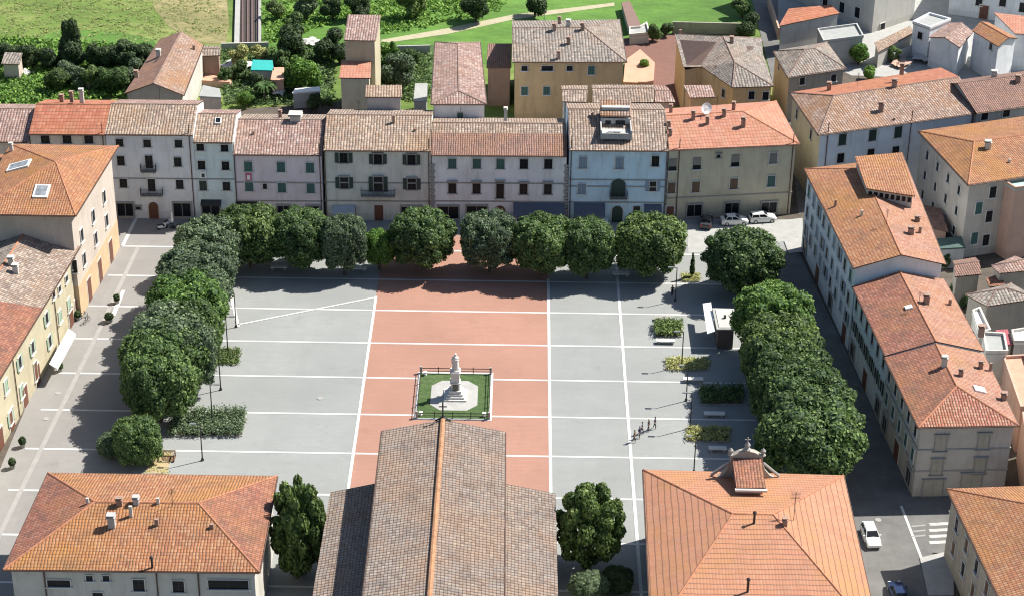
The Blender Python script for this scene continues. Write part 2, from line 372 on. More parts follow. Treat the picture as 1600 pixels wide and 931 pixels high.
def plane(V, f):
    n = Vector((0, 0, 0))
    for i in range(len(f)):
        a, b = V[f[i]], V[f[(i+1) % len(f)]]; n += Vector(((a.y-b.y)*(a.z+b.z), (a.z-b.z)*(a.x+b.x), (a.x-b.x)*(a.y+b.y)))
    n.normalize(); 
    if n.z < 0: n = -n
    return n, n.dot(V[f[0]])
class B: pass
ALLB = []
def building(name, label, V, F, wall, roof, inset=.5, side=None, cat='house', group=None, base=0.0, thick=.16, plinth=None, corn=None, cap=True, gut=True, wall2=None):
    """V, F: the roof's top surface (world metres); walls follow its outline, set back under the eaves."""
    V = [Vector(v) for v in V]; b = B(); F = [tuple(f) for f in F]
    F = [f if sum(V[f[i]].x*V[f[(i+1) % len(f)]].y-V[f[(i+1) % len(f)]].x*V[f[i]].y for i in range(len(f))) > 0 else tuple(reversed(f)) for f in F]
    cx = sum(v.x for v in V)/len(V); cy = sum(v.y for v in V)/len(V); O = Vector((cx, cy, base))
    b.root = empty(name, label, cat, O, 0, group); b.O = O
    b.planes = [(*plane(V, f), [Vector(V[i][:2]) for i in f]) for f in F]
    ed = {}
    for f in F:
        for i in range(len(f)): ed[(f[i], f[(i+1) % len(f)])] = f
    bd = {a: c for (a, c) in ed if (c, a) not in ed}
    loop = [next(iter(bd))]
    while bd[loop[-1]] != loop[0]: loop.append(bd[loop[-1]])
    poly = [Vector(V[i][:2]) for i in loop]
    # roof
    n = len(V); RV = [v-O for v in V]+[v-O-Vector((0, 0, thick)) for v in V]; RF = []; UV = []
    rl_ = roof if isinstance(roof, list) else [roof]*len(F); rn = sorted(set(rl_)); roof = rl_[0]
    for f, (nn, d, _) in zip(F, b.planes):
        g2 = Vector((-nn.x, -nn.y)); g2 = g2.normalized() if g2.length > 1e-4 else Vector((0, 1)); e = Vector((g2.y, -g2.x)); k = 1/max(.3, nn.z)
        RF.append(f); UV += [(Vector(V[i][:2]).dot(e), Vector(V[i][:2]).dot(g2)*k) for i in f]
    mi = [rn.index(q)+1 for q in rl_]
    for f in F: RF.append(tuple(n+i for i in reversed(f))); UV += [(0, 0)]*len(f); mi.append(0)
    for i in range(len(loop)):
        a, c = loop[i], loop[(i+1) % len(loop)]; RF.append((a, n+a, n+c, c)); UV += [(.1, .2)]*4; mi.append(0)
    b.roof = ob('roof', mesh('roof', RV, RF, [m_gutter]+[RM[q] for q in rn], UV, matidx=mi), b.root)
    # ridge and hip tiles
    mb = MB()
    for (a, c) in ed:
        if (c, a) in ed and a < c and cap and plane(V, ed[(a, c)])[0].dot(plane(V, ed[(c, a)])[0]) < .998:
            mb.tube(V[a]-O-Vector((0, 0, .04)), V[c]-O-Vector((0, 0, .05)), .14, n=6)
    if mb.V: mb.build('ridge_cap', CAPS.get(roof, m_capg), b.root)
    for i in range(len(loop)):
        a, c = V[loop[i]], V[loop[(i+1) % len(loop)]]
        if gut and abs(a.z-c.z) < .25 and (a-c).length > 1:
            e = (c-a).normalized(); o = Vector((e.y, -e.x, 0))*.07; mb = MB()
            mb.tube(a-O+o-Vector((0, 0, .12)), c-O+o-Vector((0, 0, .12)), .08, n=6); mb.build('gutter', m_gutter, b.root)
    # walls
    ds = side if side else [inset]*len(poly)
    if callable(ds): ds = [ds(poly[i], poly[(i+1) % len(poly)]) for i in range(len(poly))]
    wp = poly_inset(poly, ds); b.wp = wp
    def rz(p):
        for nn, d, pl in b.planes:
            if inpoly(p, pl): return (d-nn.x*p.x-nn.y*p.y)/nn.z
        best = min(b.planes, key=lambda q: (sum((w2 for w2 in q[2]), Vector((0, 0)))/len(q[2])-p).length)
        return min((d-nn.x*p.x-nn.y*p.y)/nn.z for nn, d, pl in b.planes)
    b.rz = rz
    zt = [rz(p)-thick+.01 for p in wp]; m = len(wp)
    WV = [(p.x-cx, p.y-cy, -.1) for p in wp]+[(p.x-cx, p.y-cy, z-base) for p, z in zip(wp, zt)]
    WF = [(i, (i+1) % m, m+(i+1) % m, m+i) for i in range(m)]
    b.wall = ob('wall', mesh('wall', WV, WF, WM[wall] if isinstance(wall, str) else wall), b.root)
    b.segs = [(wp[i], wp[(i+1) % m]) for i in range(m)]
    if wall2:
        b.wall.data.materials.append(WM[wall2[1]])
        for i, (a, c) in enumerate(b.segs):
            e = (c-a).normalized()
            if Vector((e.y, -e.x)).dot(Vector(wall2[0])) > .7: b.wall.data.polygons[i].material_index = 1
    b.top = max(zt)
    if plinth:
        mb = MB(); hgt, pm = plinth; q = poly_inset(wp, [-.035]*m)
        mb.prism([(p.x-cx, p.y-cy) for p in q], -.05, hgt); mb.build('ground_floor_band', WM[pm] if isinstance(pm, str) else pm, b.root)
    for zc in (corn or []):
        mb = MB(); q = poly_inset(wp, [-.09]*m); mb.prism([(p.x-cx, p.y-cy) for p in q], zc-.09, zc+.09); mb.build('string_course', m_dstone, b.root)
    ALLB.append(b); return b
# --- wall pieces
PC = {}
def pmesh(key, fn):
    if key not in PC: PC[key] = fn()
    return PC[key]
def wallhit(b, u, v):
    best = None
    for a, c in b.segs:
        if (c-a).length < .5: continue
        e = (c-a).normalized(); nrm = Vector((e.y, -e.x)); d = ray(u, v)
        if nrm.x*d[0]+nrm.y*d[1] >= 0: continue
        h = VP(u, v, a, c); s = (Vector(h[:2])-a).dot(e)
        t = (h-Vector(EYE)).length
        over = max(0, -s, s-(c-a).length)
        if over < 1.0 and (best is None or over*50+t < best[0]): best = (over*50+t, h, nrm)
    return best
SH = dict(g=m_green, d=m_dkgreen, b=m_greyblue, l=m_ltgreen, n=m_brownsh, y=m_greysh)
def window_at(b, h, nrm, kind, w, hh, trim=m_stone):
    """local frame: x along wall, -y outwards"""
    loc = h-b.O+Vector((0, 0, -hh/2)); rz = math.atan2(nrm.y, nrm.x)+math.pi/2
    kw, kh = round(w, 1), round(hh, 1); fr = .09
    def bx(*bs): 
        mb = MB()
        for q in bs: mb.box(*q)
        return mb
    if kind[0] in 'wo':        # glazed window, 'o' with open shutters beside it
        p = ob('window', pmesh(('pane', kw, kh), lambda: mesh('window', *(lambda m: (m.V, m.F))(bx(((0, -.02, kh/2), (kw, .06, kh)))), m_glass)), b.root, loc, rz)
        ob('frame', pmesh(('fr', kw, kh, trim.name), lambda: (lambda m: mesh('frame', m.V, m.F, trim))(bx(
            ((-kw/2-fr/2, -.06, kh/2), (fr, .16, kh)), ((kw/2+fr/2, -.06, kh/2), (fr, .16, kh)), ((0, -.06, kh+fr/2), (kw+2*fr, .18, fr)), *([((0, -.14, kh+.22), (kw+.5, .34, .14))] if trim is m_dstone else []))), ), p)
        ob('sill', pmesh(('si', kw, trim.name), lambda: (lambda m: mesh('sill', m.V, m.F, trim))(bx(((0, -.12, -.06), (kw+.45, .28, .11))))), p)
        ob('mullion', pmesh(('mu', kw, kh), lambda: (lambda m: mesh('mullion', m.V, m.F, m_metal))(bx(((0, -.06, kh/2), (.05, .05, kh)), ((0, -.062, kh*.62), (kw, .05, .04))))), p)
        if kind[0] == 'o':
            sm = SH[kind[1]]
            for sg in (-1, 1):
                ob('shutter', pmesh(('os', kw, kh, kind[1], sg), lambda: (lambda m: mesh('shutter', m.V, m.F, sm))(bx(((sg*(kw*.78+fr), -.09, kh/2), (kw*.46, .07, kh))))), p)
    elif kind[0] == 's':       # closed louvred shutters
        sm = SH[kind[1]]
        def fn():
            m = MB()
            for sg in (-1, 1):
                m.box((sg*kw/4, -.05, kh/2), (kw/2-.03, .05, kh))
                for k in range(int(kh/.16)): m.box((sg*kw/4, -.085, .12+k*.16), (kw/2-.14, .03, .09))
            return mesh('window', m.V, m.F, sm)
        p = ob('window', pmesh(('cs', kw, kh, kind[1]), fn), b.root, loc, rz)
        ob('frame', pmesh(('fr', kw, kh, trim.name), lambda: (lambda m: mesh('frame', m.V, m.F, trim))(bx(
            ((-kw/2-fr/2, -.06, kh/2), (fr, .16, kh)), ((kw/2+fr/2, -.06, kh/2), (fr, .16, kh)), ((0, -.06, kh+fr/2), (kw+2*fr, .18, fr)), *([((0, -.14, kh+.22), (kw+.5, .34, .14))] if trim is m_dstone else []))), ), p)
        ob('sill', pmesh(('si', kw, trim.name), lambda: (lambda m: mesh('sill', m.V, m.F, trim))(bx(((0, -.12, -.06), (kw+.45, .28, .11))))), p)
    elif kind[0] == 'h':       # half lowered roller blind
        p = ob('window', pmesh(('pane', kw, kh), lambda: mesh('window', *(lambda m: (m.V, m.F))(bx(((0, -.02, kh/2), (kw, .06, kh)))), m_glass)), b.root, loc, rz)
        ob('blind', pmesh(('bl', kw, kh), lambda: (lambda m: mesh('blind', m.V, m.F, m_greysh))(bx(((0, -.06, kh*.68), (kw, .06, kh*.64))))), p)
        ob('sill', pmesh(('si', kw, trim.name), lambda: (lambda m: mesh('sill', m.V, m.F, trim))(bx(((0, -.12, -.06), (kw+.45, .28, .11))))), p)
    elif kind[0] == 'p':       # shopfront
        p = ob('shopfront', pmesh(('sh', kw, kh), lambda: mesh('shopfront', *(lambda m: (m.V, m.F))(bx(((0, -.03, kh/2), (kw, .08, kh)))), m_glass)), b.root, loc, rz)
        ob('frame', pmesh(('sf', kw, kh), lambda: (lambda m: mesh('frame', m.V, m.F, m_dstone))(bx(
            ((-kw/2-.11, -.07, kh/2), (.22, .2, kh)), ((kw/2+.11, -.07, kh/2), (.22, .2, kh)), ((0, -.08, kh+.14), (kw+.44, .24, .28)),
            ((0, -.09, kh*.5), (.08, .06, kh)), ((0, -.09, .2), (kw, .08, .4))))), p)
    elif kind[0] in 'ar':      # arched / square wooden door
        def fn(rad, mat, nm, y, ex):
            n = 10; pts = [(-rad, 0), (rad, 0)]+[(rad*math.cos(math.pi*i/n), kh-rad+rad*math.sin(math.pi*i/n)) for i in range(n+1)] if kind[0] == 'a' else [(-rad, 0), (rad, 0), (rad, kh+ex), (-rad, kh+ex)]
            V = [(x, -y, z) for x, z in pts]+[(x, .02, z) for x, z in pts]; k = len(pts)
            return mesh(nm, V, [tuple(range(k)), tuple(reversed(range(k, 2*k)))]+[(i, k+i, k+(i+1) % k, (i+1) % k) for i in range(k)], mat)
        p = ob('door', pmesh(('dr', kind, kw, kh), lambda: fn(kw/2, m_door if kind[1:] != 'd' else m_dkgreen, 'door', .12, 0)), b.root, loc, rz)
        ob('surround', pmesh(('ds', kind, kw, kh, trim.name), lambda: fn(kw/2+.2, trim, 'surround', .07, .2)), p)
    return p
def win(b, u, v, kind='w', w=1.1, h=1.8, trim=m_stone):
    r = wallhit(b, u, v)
    if not r: print('NO WALL', b.root.name, u, v); return
    z = r[1].z
    if kind[0] in 'par' and z-h/2 < 1.2: r[1].z = h/2+.02
    return window_at(b, r[1], r[2], kind, w, h, trim)
def wins(b, L, kind='w', w=1.1, h=1.8, trim=m_stone):
    for q in L: win(b, q[0], q[1], kind, w, h, trim)
def grid(b, k, n0, n1, cols, zs, kind, w=1.1, h=1.8, trim=m_stone):
    """windows on wall segment k (world metres): n columns between the two ends"""
    a, c = b.segs[k]; e = (c-a).normalized(); nrm = Vector((e.y, -e.x)); L = (c-a).length
    for i in range(cols):
        s = n0+(L-n0-n1)*(i/(cols-1) if cols > 1 else .5); p = a+e*s
        for j, z in enumerate(zs):
            kk = kind[(i*3+j*5) % len(kind)] if isinstance(kind, list) else kind
            window_at(b, Vector((p.x, p.y, z)), nrm, kk, w, h, trim)
def facing(b, dirv):
    return max(range(len(b.segs)), key=lambda i: (lambda e: Vector((e.y, -e.x)).dot(Vector(dirv)))((b.segs[i][1]-b.segs[i][0]).normalized())*2+min(10, (b.segs[i][1]-b.segs[i][0]).length)*.05)
def balcony(b, u, v, w, solid=False):
    r = wallhit(b, u, v); loc = r[1]-b.O; rz = math.atan2(r[2].y, r[2].x)+math.pi/2
    mb = MB(); mb.box((0, -.5, 0), (w, 1.0, .16))
    for s in (-.35, .35): mb.box((s*w, -.35, -.2), (.18, .7, .25))
    p = mb.build('balcony', m_dstone, b.root, loc, rz)
    mb = MB(); mb.tube((-w/2, -.95, 1.05), (w/2, -.95, 1.05), .04); mb.tube((-w/2, -.95, .15), (w/2, -.95, .15), .03)
    n = int(w/.22)
    for i in range(n+1): x = -w/2+w*i/n; mb.tube((x, -.95, .1), (x, -.95, 1.05), .025, n=4)
    for s in (-1, 1):
        mb.tube((s*w/2, -.95, 1.05), (s*w/2, 0, 1.05), .04)
        for i in range(4): mb.tube((s*w/2, -.2-.2*i, .1), (s*w/2, -.2-.2*i, 1.05), .025, n=4)
    mb.build('railing', m_metal, p)
def awning(b, u, v, w, d=1.6, drop=.9, mat=None, name='awning'):
    r = wallhit(b, u, v); loc = r[1]-b.O; rz = math.atan2(r[2].y, r[2].x)+math.pi/2; mat = mat or m_awning
    mb = MB(); mb.add([(-w/2, -.03, 0), (w/2, -.03, 0), (w/2, -d, -drop), (-w/2, -d, -drop), (-w/2, -.03, -.06), (w/2, -.03, -.06), (w/2, -d, -drop-.3), (-w/2, -d, -drop-.3)],
                       [(0, 3, 2, 1), (4, 5, 6, 7), (3, 7, 6, 2), (0, 4, 7, 3), (1, 2, 6, 5), (0, 1, 5, 4)])
    return mb.build(name, mat, b.root, loc, rz)
def lip(b, x, y, zt):
    pass
def roofhit(b, u, v):
    d = ray(u, v); best = None
    for nn, dd, pl in b.planes:
        den = nn.x*d[0]+nn.y*d[1]+nn.z*d[2]; t = (dd-nn.z*CAMH)/den; p = Vector(EYE+t*d)
        if inpoly(Vector(p[:2]), pl) and (best is None or t < best[0]): best = (t, p, nn)
    if best is None:
        nn, dd, pl = b.planes[0]; d = ray(u, v); t = (dd-nn.z*CAMH)/(nn.x*d[0]+nn.y*d[1]+nn.z*d[2]); best = (t, Vector(EYE+t*d), nn)
    return best
random.seed(4)
def chimney(b, u, v, w=.55, h=1.1, kind='b', rz=0):
    t, p, nn = roofhit(b, u, v); loc = p-b.O
    mat = {'b': WM['brick'], 'w': WM['chalk'], 'm': m_metal, 'g': WM['grey']}[kind]
    if kind == 'm':
        mb = MB(); mb.tube((0, 0, -.2), (0, 0, h), .13, n=8); mb.lathe((0, 0, h), [(.22, 0), (.22, .12), (.02, .3)], 8); return mb.build('vent_pipe', mat, b.roof, loc)
    mb = MB(); mb.box((0, 0, h/2-.25), (w, w*.8, h+.5), rz)
    if w > .4: mb.box((0, 0, h+.06), (w*1.3, w*1.1, .08), rz); mb.box((0, 0, h+.2), (w*.7, w*.6, .2), rz); mb.box((0, 0, h+.34), (w*1.25, w*1.05, .07), rz)
    c = mb.build('chimney', mat, b.roof, loc)
    return c
def caps_for(b):
    pass
def chim(b, L, **k):
    for q in L: 
        c = chimney(b, q[0], q[1], *(q[2:]), **k)
        if c.name.startswith('chimney'):
            pass
def skylight(b, u, v, w=1.0, l=1.4, mat=None):
    t, p, nn = roofhit(b, u, v); loc = p-b.O
    q = nn.to_track_quat('Z', 'Y')
    mb = MB(); mb.box((0, 0, .1), (w, l, .24)); o = mb.build('skylight', m_white, b.roof, loc); 
    g2 = Vector((-nn.x, -nn.y, 0)).normalized() if Vector((nn.x, nn.y)).length > .01 else Vector((0, 1, 0))
    yv = (g2-nn*g2.dot(nn)).normalized(); xv = yv.cross(nn)
    o.matrix_local = Matrix.Translation(loc) @ Matrix((xv, yv, nn)).transposed().to_4x4()
    mb = MB(); mb.box((0, 0, .235), (w-.5 if w > 1.5 else w-.22, l-.5 if w > 1.5 else l-.22, .03)); mb.build('pane', mat or m_glass, o)
def quad(FL, FR, BR, BL, rise, d0=0, d1=0, along='LR', rz=None):
    """gable (d=0) or hip (d>0) roof on an eaves quadrilateral; ridge runs L-R, or front-back with along='FB'"""
    FL, FR, BR, BL = map(Vector, (FL, FR, BR, BL))
    if along == 'FB': FL, FR, BR, BL = FR, BR, BL, FL
    m0, m1 = (FL+BL)/2, (FR+BR)/2; e = (m1-m0).normalized()
    z = Vector((0, 0, rise)); R0 = m0+e*d0+z; R1 = m1-e*d1+z
    V = [FL, FR, BR, BL, R0, R1]; F = [(0, 1, 5, 4), (2, 3, 4, 5)]
    if d0: F.append((3, 0, 4))
    if d1: F.append((1, 2, 5))
    return V, F
def levelled(pts, z): return [Vector((p[0], p[1], z)) for p in pts]
def side_gable(row=True):
    def f(a, c):
        e = (c-a).normalized(); return .03 if abs(e.y) > .8 else .5
    return f
FA, FB_ = Vector((-60, 268.6)), Vector((25, 269.9))
ROWG = 'houses in the terrace along the far side of the square'
def rowhouse(name, label, uL, vL, uR, vR, vridge, wall, roof, slope=.32, back=1.0, bk=None, d1=0, A=FA, Bp=FB_, sidefn=None, **k):
    L = VP(uL, vL, A, Bp); Rr = VP(uR, vR, A, Bp); z = (L.z+Rr.z)/2; L.z = Rr.z = z
    e = (Rr-L).normalized(); n2 = Vector((-e.y, e.x, 0))
    um = (uL+uR)/2+4; d = Vector(ray(um, vridge)); N = e.cross(n2+Vector((0, 0, slope))); t = N.dot(L-Vector(EYE))/N.dot(d); p = Vector(EYE)+t*d
    hd = (p-L).dot(n2)
    V, F = quad(L, Rr, Rr+n2*hd*(1+back), L+n2*hd*(1+back), hd*slope, 0, d1)
    if back != 1.0:
        mid = L+n2*hd; V[4] = Vector((mid.x, mid.y, V[4].z)); mid = Rr+n2*hd; V[5] = Vector((mid.x, mid.y, V[5].z))
    if 'split' in k:
        f_, rf_ = k.pop('split'); i_ = len(V); V += [V[0].lerp(V[4], f_), V[1].lerp(V[5], f_)]; F[0:1] = [(0, 1, i_+1, i_), (i_, i_+1, 5, 4)]; roof = [rf_, roof]+[roof]*(len(F)-2)
    if bk: roof = (roof if isinstance(roof, list) else [roof]*len(F)); roof = [bk if (2 in f and 3 in f) else q for f, q in zip(F, roof)]
    print('ROW', name, 'h=%.1f' % z, 'depth=%.1f' % (hd*(1+back)))
    return building(name, label, V, F, wall, roof, side=sidefn or side_gable(), group=ROWG, **k)

b0 = rowhouse('terraced_house', 'weathered pinkish grey tiled house at the far left end of the terrace, cut off', -70, 222, 44, 221, 170, 'cream', 'pink')
b1 = rowhouse('terraced_house', 'terrace house with bright red corrugated tile roof behind the orange roofed corner building', 45, 210, 163, 210, 163, 'cream', 'red')
wins(b1, [(71, 218), (105, 218), (139, 218)], 'w', 1.3, 1.3); chim(b1, [(97, 160, .6, .9), (112, 155, .5, .9), (128, 156, .6, 1.4, 'w')])
b2 = rowhouse('terraced_house', 'tall white four storey terrace house with two small iron balconies and an arched brown door', 163.5, 210, 301, 211, 163, 'white', 'tan2', corn=[6.6], bk='pink')
wins(b2, [(187, 223), (230, 224), (279, 224.5)], 'w', 1.15, 1.2)
wins(b2, [(189, 251), (278, 253), (193, 286), (281, 288)], 'w', 1.15, 1.5); wins(b2, [(233, 253), (237, 289)], 'w', 1.15, 2.1)
balcony(b2, 233, 266, 2.2); balcony(b2, 238, 303, 3.2); win(b2, 196, 327, 'p', 2.3, 2.5); win(b2, 240, 326, 'a', 1.4, 2.7); win(b2, 285, 330, 'p', 2.5, 2.6)
win(b2, 216, 325, 'w', .7, .4, m_dstone)
b3 = rowhouse('terraced_house', 'narrow pale mint terrace house between the tall white house and the pink house', 301.5, 222, 363, 223, 178, 'mint', 'tan2', bk='pink', corn=[6.6])
wins(b3, [(313, 230), (351, 231.5)], 'w', 1.1, 1.1); wins(b3, [(315, 258), (352.5, 259), (354, 291)], 'wd', 1.1, 1.4); win(b3, 317.5, 290, 'sd', 1.1, 1.6)
win(b3, 330, 329, 'p', 2.6, 2.4); awning(b3, 330, 312, 3.0, .9, .4, m_dkawn); skylight(b3, 341, 190, .9, 1.2)
b4 = rowhouse('terraced_house', 'low pale pink terrace house with closed green shutters', 364, 241, 502, 243, 187, 'pink', 'pink', bk='tan', corn=[6.1, 3.1])
wins(b4, [(388, 260), (439, 261), (484.5, 262), (389.5, 291), (440.5, 293), (485.5, 294)], 'sg', 1.2, 1.6)
win(b4, 414, 291, 'w', .6, .9); wins(b4, [(443, 325), (489, 329), (385, 327)], 'p', 1.8, 2.3); awning(b4, 385, 315, 3.2, .8, .35, m_dkawn)
chim(b4, [(438, 184, .5, .9), (462, 187, 1.6, .7, 'w'), (396, 210, .3, .5)])
b5 = rowhouse('terraced_house', 'beige terrace house with wide dark windows and one broad dark balcony over a red door', 505, 234, 673, 237, 180, 'beige', 'tan2', bk='tan', corn=[6.2, 3.2])
wins(b5, [(537, 247), (590.5, 249), (643, 250)], 'od', 1.25, 1.55, m_dstone); wins(b5, [(538, 286), (643.5, 288)], 'od', 1.25, 1.75, m_dstone); win(b5, 591, 288, 'od', 1.3, 2.4, m_dstone)
balcony(b5, 591, 304, 5.0); win(b5, 592, 331, 'r', 1.3, 2.5); win(b5, 537.5, 327, 'p', 3.1, 2.0); awning(b5, 537, 320, 3.4, 1.3, .9, flat('pale_grey_awning_cloth', (.34, .38, .44), .85)); win(b5, 643, 330, 'p', 3.0, 2.3)
chim(b5, [(615, 192, .4, 1.2), (648, 205, .3, .4)])
b6 = rowhouse('terraced_house', 'long white terrace house with stone corner quoins, five windows per floor, dark blue awning', 674, 243, 886, 243.5, 192.5, 'white', 'tan', corn=[6.3, 3.3], split=(.68, 'brown'))
wins(b6, [(706.7, 255.5), (745, 255.5), (782, 256)], 'sg', 1.2, 1.65); wins(b6, [(818.6, 256), (856.7, 256)], 'w', 1.2, 1.65)
wins(b6, [(706.7, 293.5), (744.6, 294), (818, 295), (856, 295)], 'w', 1.15, 1.75, m_dstone); win(b6, 781.4, 297, 'w', 1.15, 2.7, m_dstone)
win(b6, 700.6, 333, 'p', 3.0, 2.4); win(b6, 745, 331, 'p', 3.0, 2.5); win(b6, 781, 328, 'a', 1.6, 2.6); win(b6, 842, 332, 'p', 6.5, 2.2)
awning(b6, 842, 316, 7.6, 2.0, 1.3); chim(b6, [(790, 184, .5, 1.3, 'w')])
for (uu) in (676, 884.5):
    r = wallhit(b6, uu, 290); mb = MB(); rr = r[1]-b6.O
    for i in range(18): mb.box((0, -.06, .35+i*.52), (.75 if i % 2 else .5, .12, .4))
    o = mb.build('quoins', m_dstone, b6.root, (rr.x, rr.y, 0), math.atan2(r[2].y, r[2].x)+math.pi/2)
b7 = rowhouse('terraced_house', 'sky blue terrace house with pale blue shutters and a large arched balcony window', 889.5, 236, 1044.5, 234.5, 171, 'blue', 'tan', corn=[7.0, 5.9, 3.3])
m_bl2 = m_greyblue
wins(b7, [(911, 254), (968, 255)], 'sb', 1.25, 1.9); win(b7, 1024, 252, 'w', 1.1, 1.7); wins(b7, [(909, 295)], 'sb', 1.2, 1.7); win(b7, 1020, 291, 'ob', 1.0, 1.6)
win(b7, 966, 294, 'ad', 2.1, 3.0, m_greyblue); balcony(b7, 966, 308, 2.6); win(b7, 964.5, 333, 'ad', 1.6, 2.7); win(b7, 994.7, 330, 'w', 1.0, 1.7); win(b7, 921, 334, 'p', 4.2, 2.3)
awning(b7, 921, 316, 4.6, 2.0, 1.3); awning(b7, 1020, 319, 2.6, 1.4, 1.0); win(b7, 1020, 333, 'p', 2.2, 2.2)
chim(b7, [(925, 182, .4, .6)])
# roof terrace sunk into the blue house
tr = roofhit(b7, 962, 205)[1]
mb = MB(); mb.box((0, 1.6, .4), (4.4, .2, 1.9)); mb.box((0, -2.2, .15), (4.4, .18, .9)); mb.box((-2.2, -.3, .3), (.18, 3.9, 1.5)); mb.box((2.2, -.3, .3), (.18, 3.9, 1.5)); mb.box((0, -.3, -.1), (4.3, 3.9, .5))
ter = mb.build('roof_terrace', WM['grey'], b7.root, tr-b7.O)
mb = MB(); mb.box((-1.1, 1.46, .45), (.8, .08, 1.1)); mb.box((.7, 1.46, .4), (1.4, .08, 1.3)); mb.build('terrace_window', m_glass, ter)
mb = MB(); mb.add([(-2.3, 4.0, 3.3), (2.3, 4.0, 3.3), (2.3, 1.3, 1.9), (-2.3, 1.3, 1.9), (-2.3, 4.0, 3.0), (2.3, 4.0, 3.0), (2.3, 1.3, 1.65), (-2.3, 1.3, 1.65)], [(0, 3, 2, 1), (4, 5, 6, 7), (3, 7, 6, 2), (0, 4, 7, 3), (1, 2, 6, 5), (0, 1, 5, 4)])
me = mb.build('dormer_roof', RM['mixed'], ter).data
l = me.uv_layers.new(name='UVMap')
for i, lp in enumerate(me.loops): co = me.vertices[lp.vertex_index].co; l.data[i].uv = (co.x, co.y)
mb = MB(); mb.box((0, 3.0, 1.3), (4.2, 1.6, 3.0)); mb.build('dormer_wall', WM['grey'], ter)
mb = MB(); mb.box((.2, -.9, .45), (1.3, .7, .1)); mb.box((.2, -.9, .2), (.1, .1, .5)); mb.box((-.9, -1.0, .35), (.45, .45, .45)); mb.build('terrace_table', m_white, ter)
# tan corner house
A8, B8 = P(1044, 343.5), P(1228, 334.5); n8 = (B8-A8).normalized(); A8 = A8-Vector((-n8.y, n8.x, 0))*.5; B8 = B8-Vector((-n8.y, n8.x, 0))*.5
L8 = VP(1045.5, 237, A8, B8); R8 = VP(1250, 223, A8, B8); z8 = (L8.z+R8.z)/2; L8.z = R8.z = z8; BR8 = P(1213, 158, z8); BL8 = L8+Vector((-.3, (BR8-R8).length*.93, 0))
m0 = (L8+BL8)/2; R1p = VP(1160, 174, m0, (R8+BR8)/2); print('B8', z8, L8, R8, BR8, R1p)
V = [L8, R8, BR8, BL8, Vector((m0.x, m0.y, z8+2.2)), Vector((R1p.x, R1p.y, z8+2.2))]
b8 = building('corner_house', 'tan three storey corner house with smooth salmon hipped roof ending the terrace', V, [(0, 1, 5, 4), (2, 3, 4, 5), (1, 2, 5)], 'tan', 'salmon',
              side=lambda a, c: .03 if (abs((c-a).normalized().y) > .8 and a.x < 26) else .5, corn=[3.6])
wins(b8, [(1089, 255.5), (1149, 251), (1051, 257.5)], 'h', 1.25, 1.9); win(b8, 1208, 247, 'sy', 1.25, 1.8); wins(b8, [(1087, 292), (1146.5, 287), (1049, 293.5)], 'sn', 1.25, 1.8); win(b8, 1205, 283, 'sg', 1.25, 1.8)
win(b8, 1084.5, 331, 'p', 2.2, 2.3); win(b8, 1143, 330, 'p', 2.1, 2.3); win(b8, 1201.5, 324, 'p', 2.3, 2.1); win(b8, 1047, 329, 'r', 1.1, 2.2); win(b8, 1122.5, 244, 'w', .5, .5, m_dstone)
chim(b8, [(1048, 176, .5, 1), (1083, 187, .55, 1.1), (1105, 194, .5, .9), (1131, 182, .55, .9), (1146, 172, .5, 1), (1161, 198, .6, 1.2), (1045, 201, .5, .9), (1047, 212, .5, .8)])
t, p, nn = roofhit(b8, 1102, 178)
mb = MB(); mb.tube((0, 0, 0), (0, 0, 1.0), .05); mb.lathe((0, 0, 0), [(.02, 0), (.5, .09), (.85, .28), (.9, .3), (.5, .2)], 16)
dish = mb.build('satellite_dish', m_white, b8.roof, p-b8.O); dish.rotation_euler = (R(75), 0, R(25)); dish.location.z += .9

# --- left side of the square
h1 = 15.8
apex = P(87, 253, h1+2.7)
V = [P(118, 337, h1), P(185, 228, h1), None, None, apex]
xl = P(-45, 336, h1)[0]; V[2] = Vector((xl, V[1].y+.1, h1)); V[3] = Vector((xl, V[0].y+.1, h1))
bl1 = building('corner_building', 'tall white building with orange hipped roof and two skylights beside the left street', V, [(0, 1, 4), (1, 2, 4), (2, 3, 4), (3, 0, 4)], 'rose', 'orange', inset=.9, cat='building', plinth=(4.6, flat('ochre_ground_floor', (.50, .36, .22), .9)))
wins(bl1, [(162, 308), (145, 338), (166, 345), (127, 368), (149, 373), (131, 405), (114, 416)], 'w', 1.15, 1.9)
wins(bl1, [(173, 394), (156, 422), (139, 448)], 'r', 1.6, 3.4); skylight(bl1, 65, 300, 2.0, 2.6, m_skyl); skylight(bl1, 30, 260, 2.2, 3.2, m_skyl); chim(bl1, [(18, 236, .5, .9, 'w')])
mb = MB()
bl0 = building('side_building', 'orange roofed building behind the tall corner building at the left edge', *quad((-92, 240, 13.5), (-72, 240, 13.5), (-72, 262, 13.5), (-92, 262, 13.5), 2.2), 'rose', 'orange', cat='building')
e2 = [P(125, 385, 10), P(0, 590, 10)]; dv = (e2[0]-e2[1]).normalized(); near = e2[1]-dv*16; far = e2[0]-dv*1.6+Vector((0, 0, 0)); far = e2[0]
V, F = quad(near, far, far+Vector((-14, 0, 0)), near+Vector((-14, 0, 0)), 2.4)
V += [V[0].lerp(V[1], .66), V[4].lerp(V[5], .62), V[3].lerp(V[2], .66)]
F = [(0, 6, 7, 4), (6, 1, 5, 7), (4, 7, 8, 3), (7, 5, 2, 8)]
bl2 = building('long_building', 'long pale yellow building with green shutters, white awning and patched red and grey roof', V, F, 'yellow', ['brick', 'tan', 'brick', 'grey'], cat='building', side=lambda a, c: .9 if abs((c-a).normalized().y) > .8 and a.x > -64 else .05)
wins(bl2, [(113, 414), (103, 436), (92, 452), (83, 461)], 'w', 1.0, 1.0)
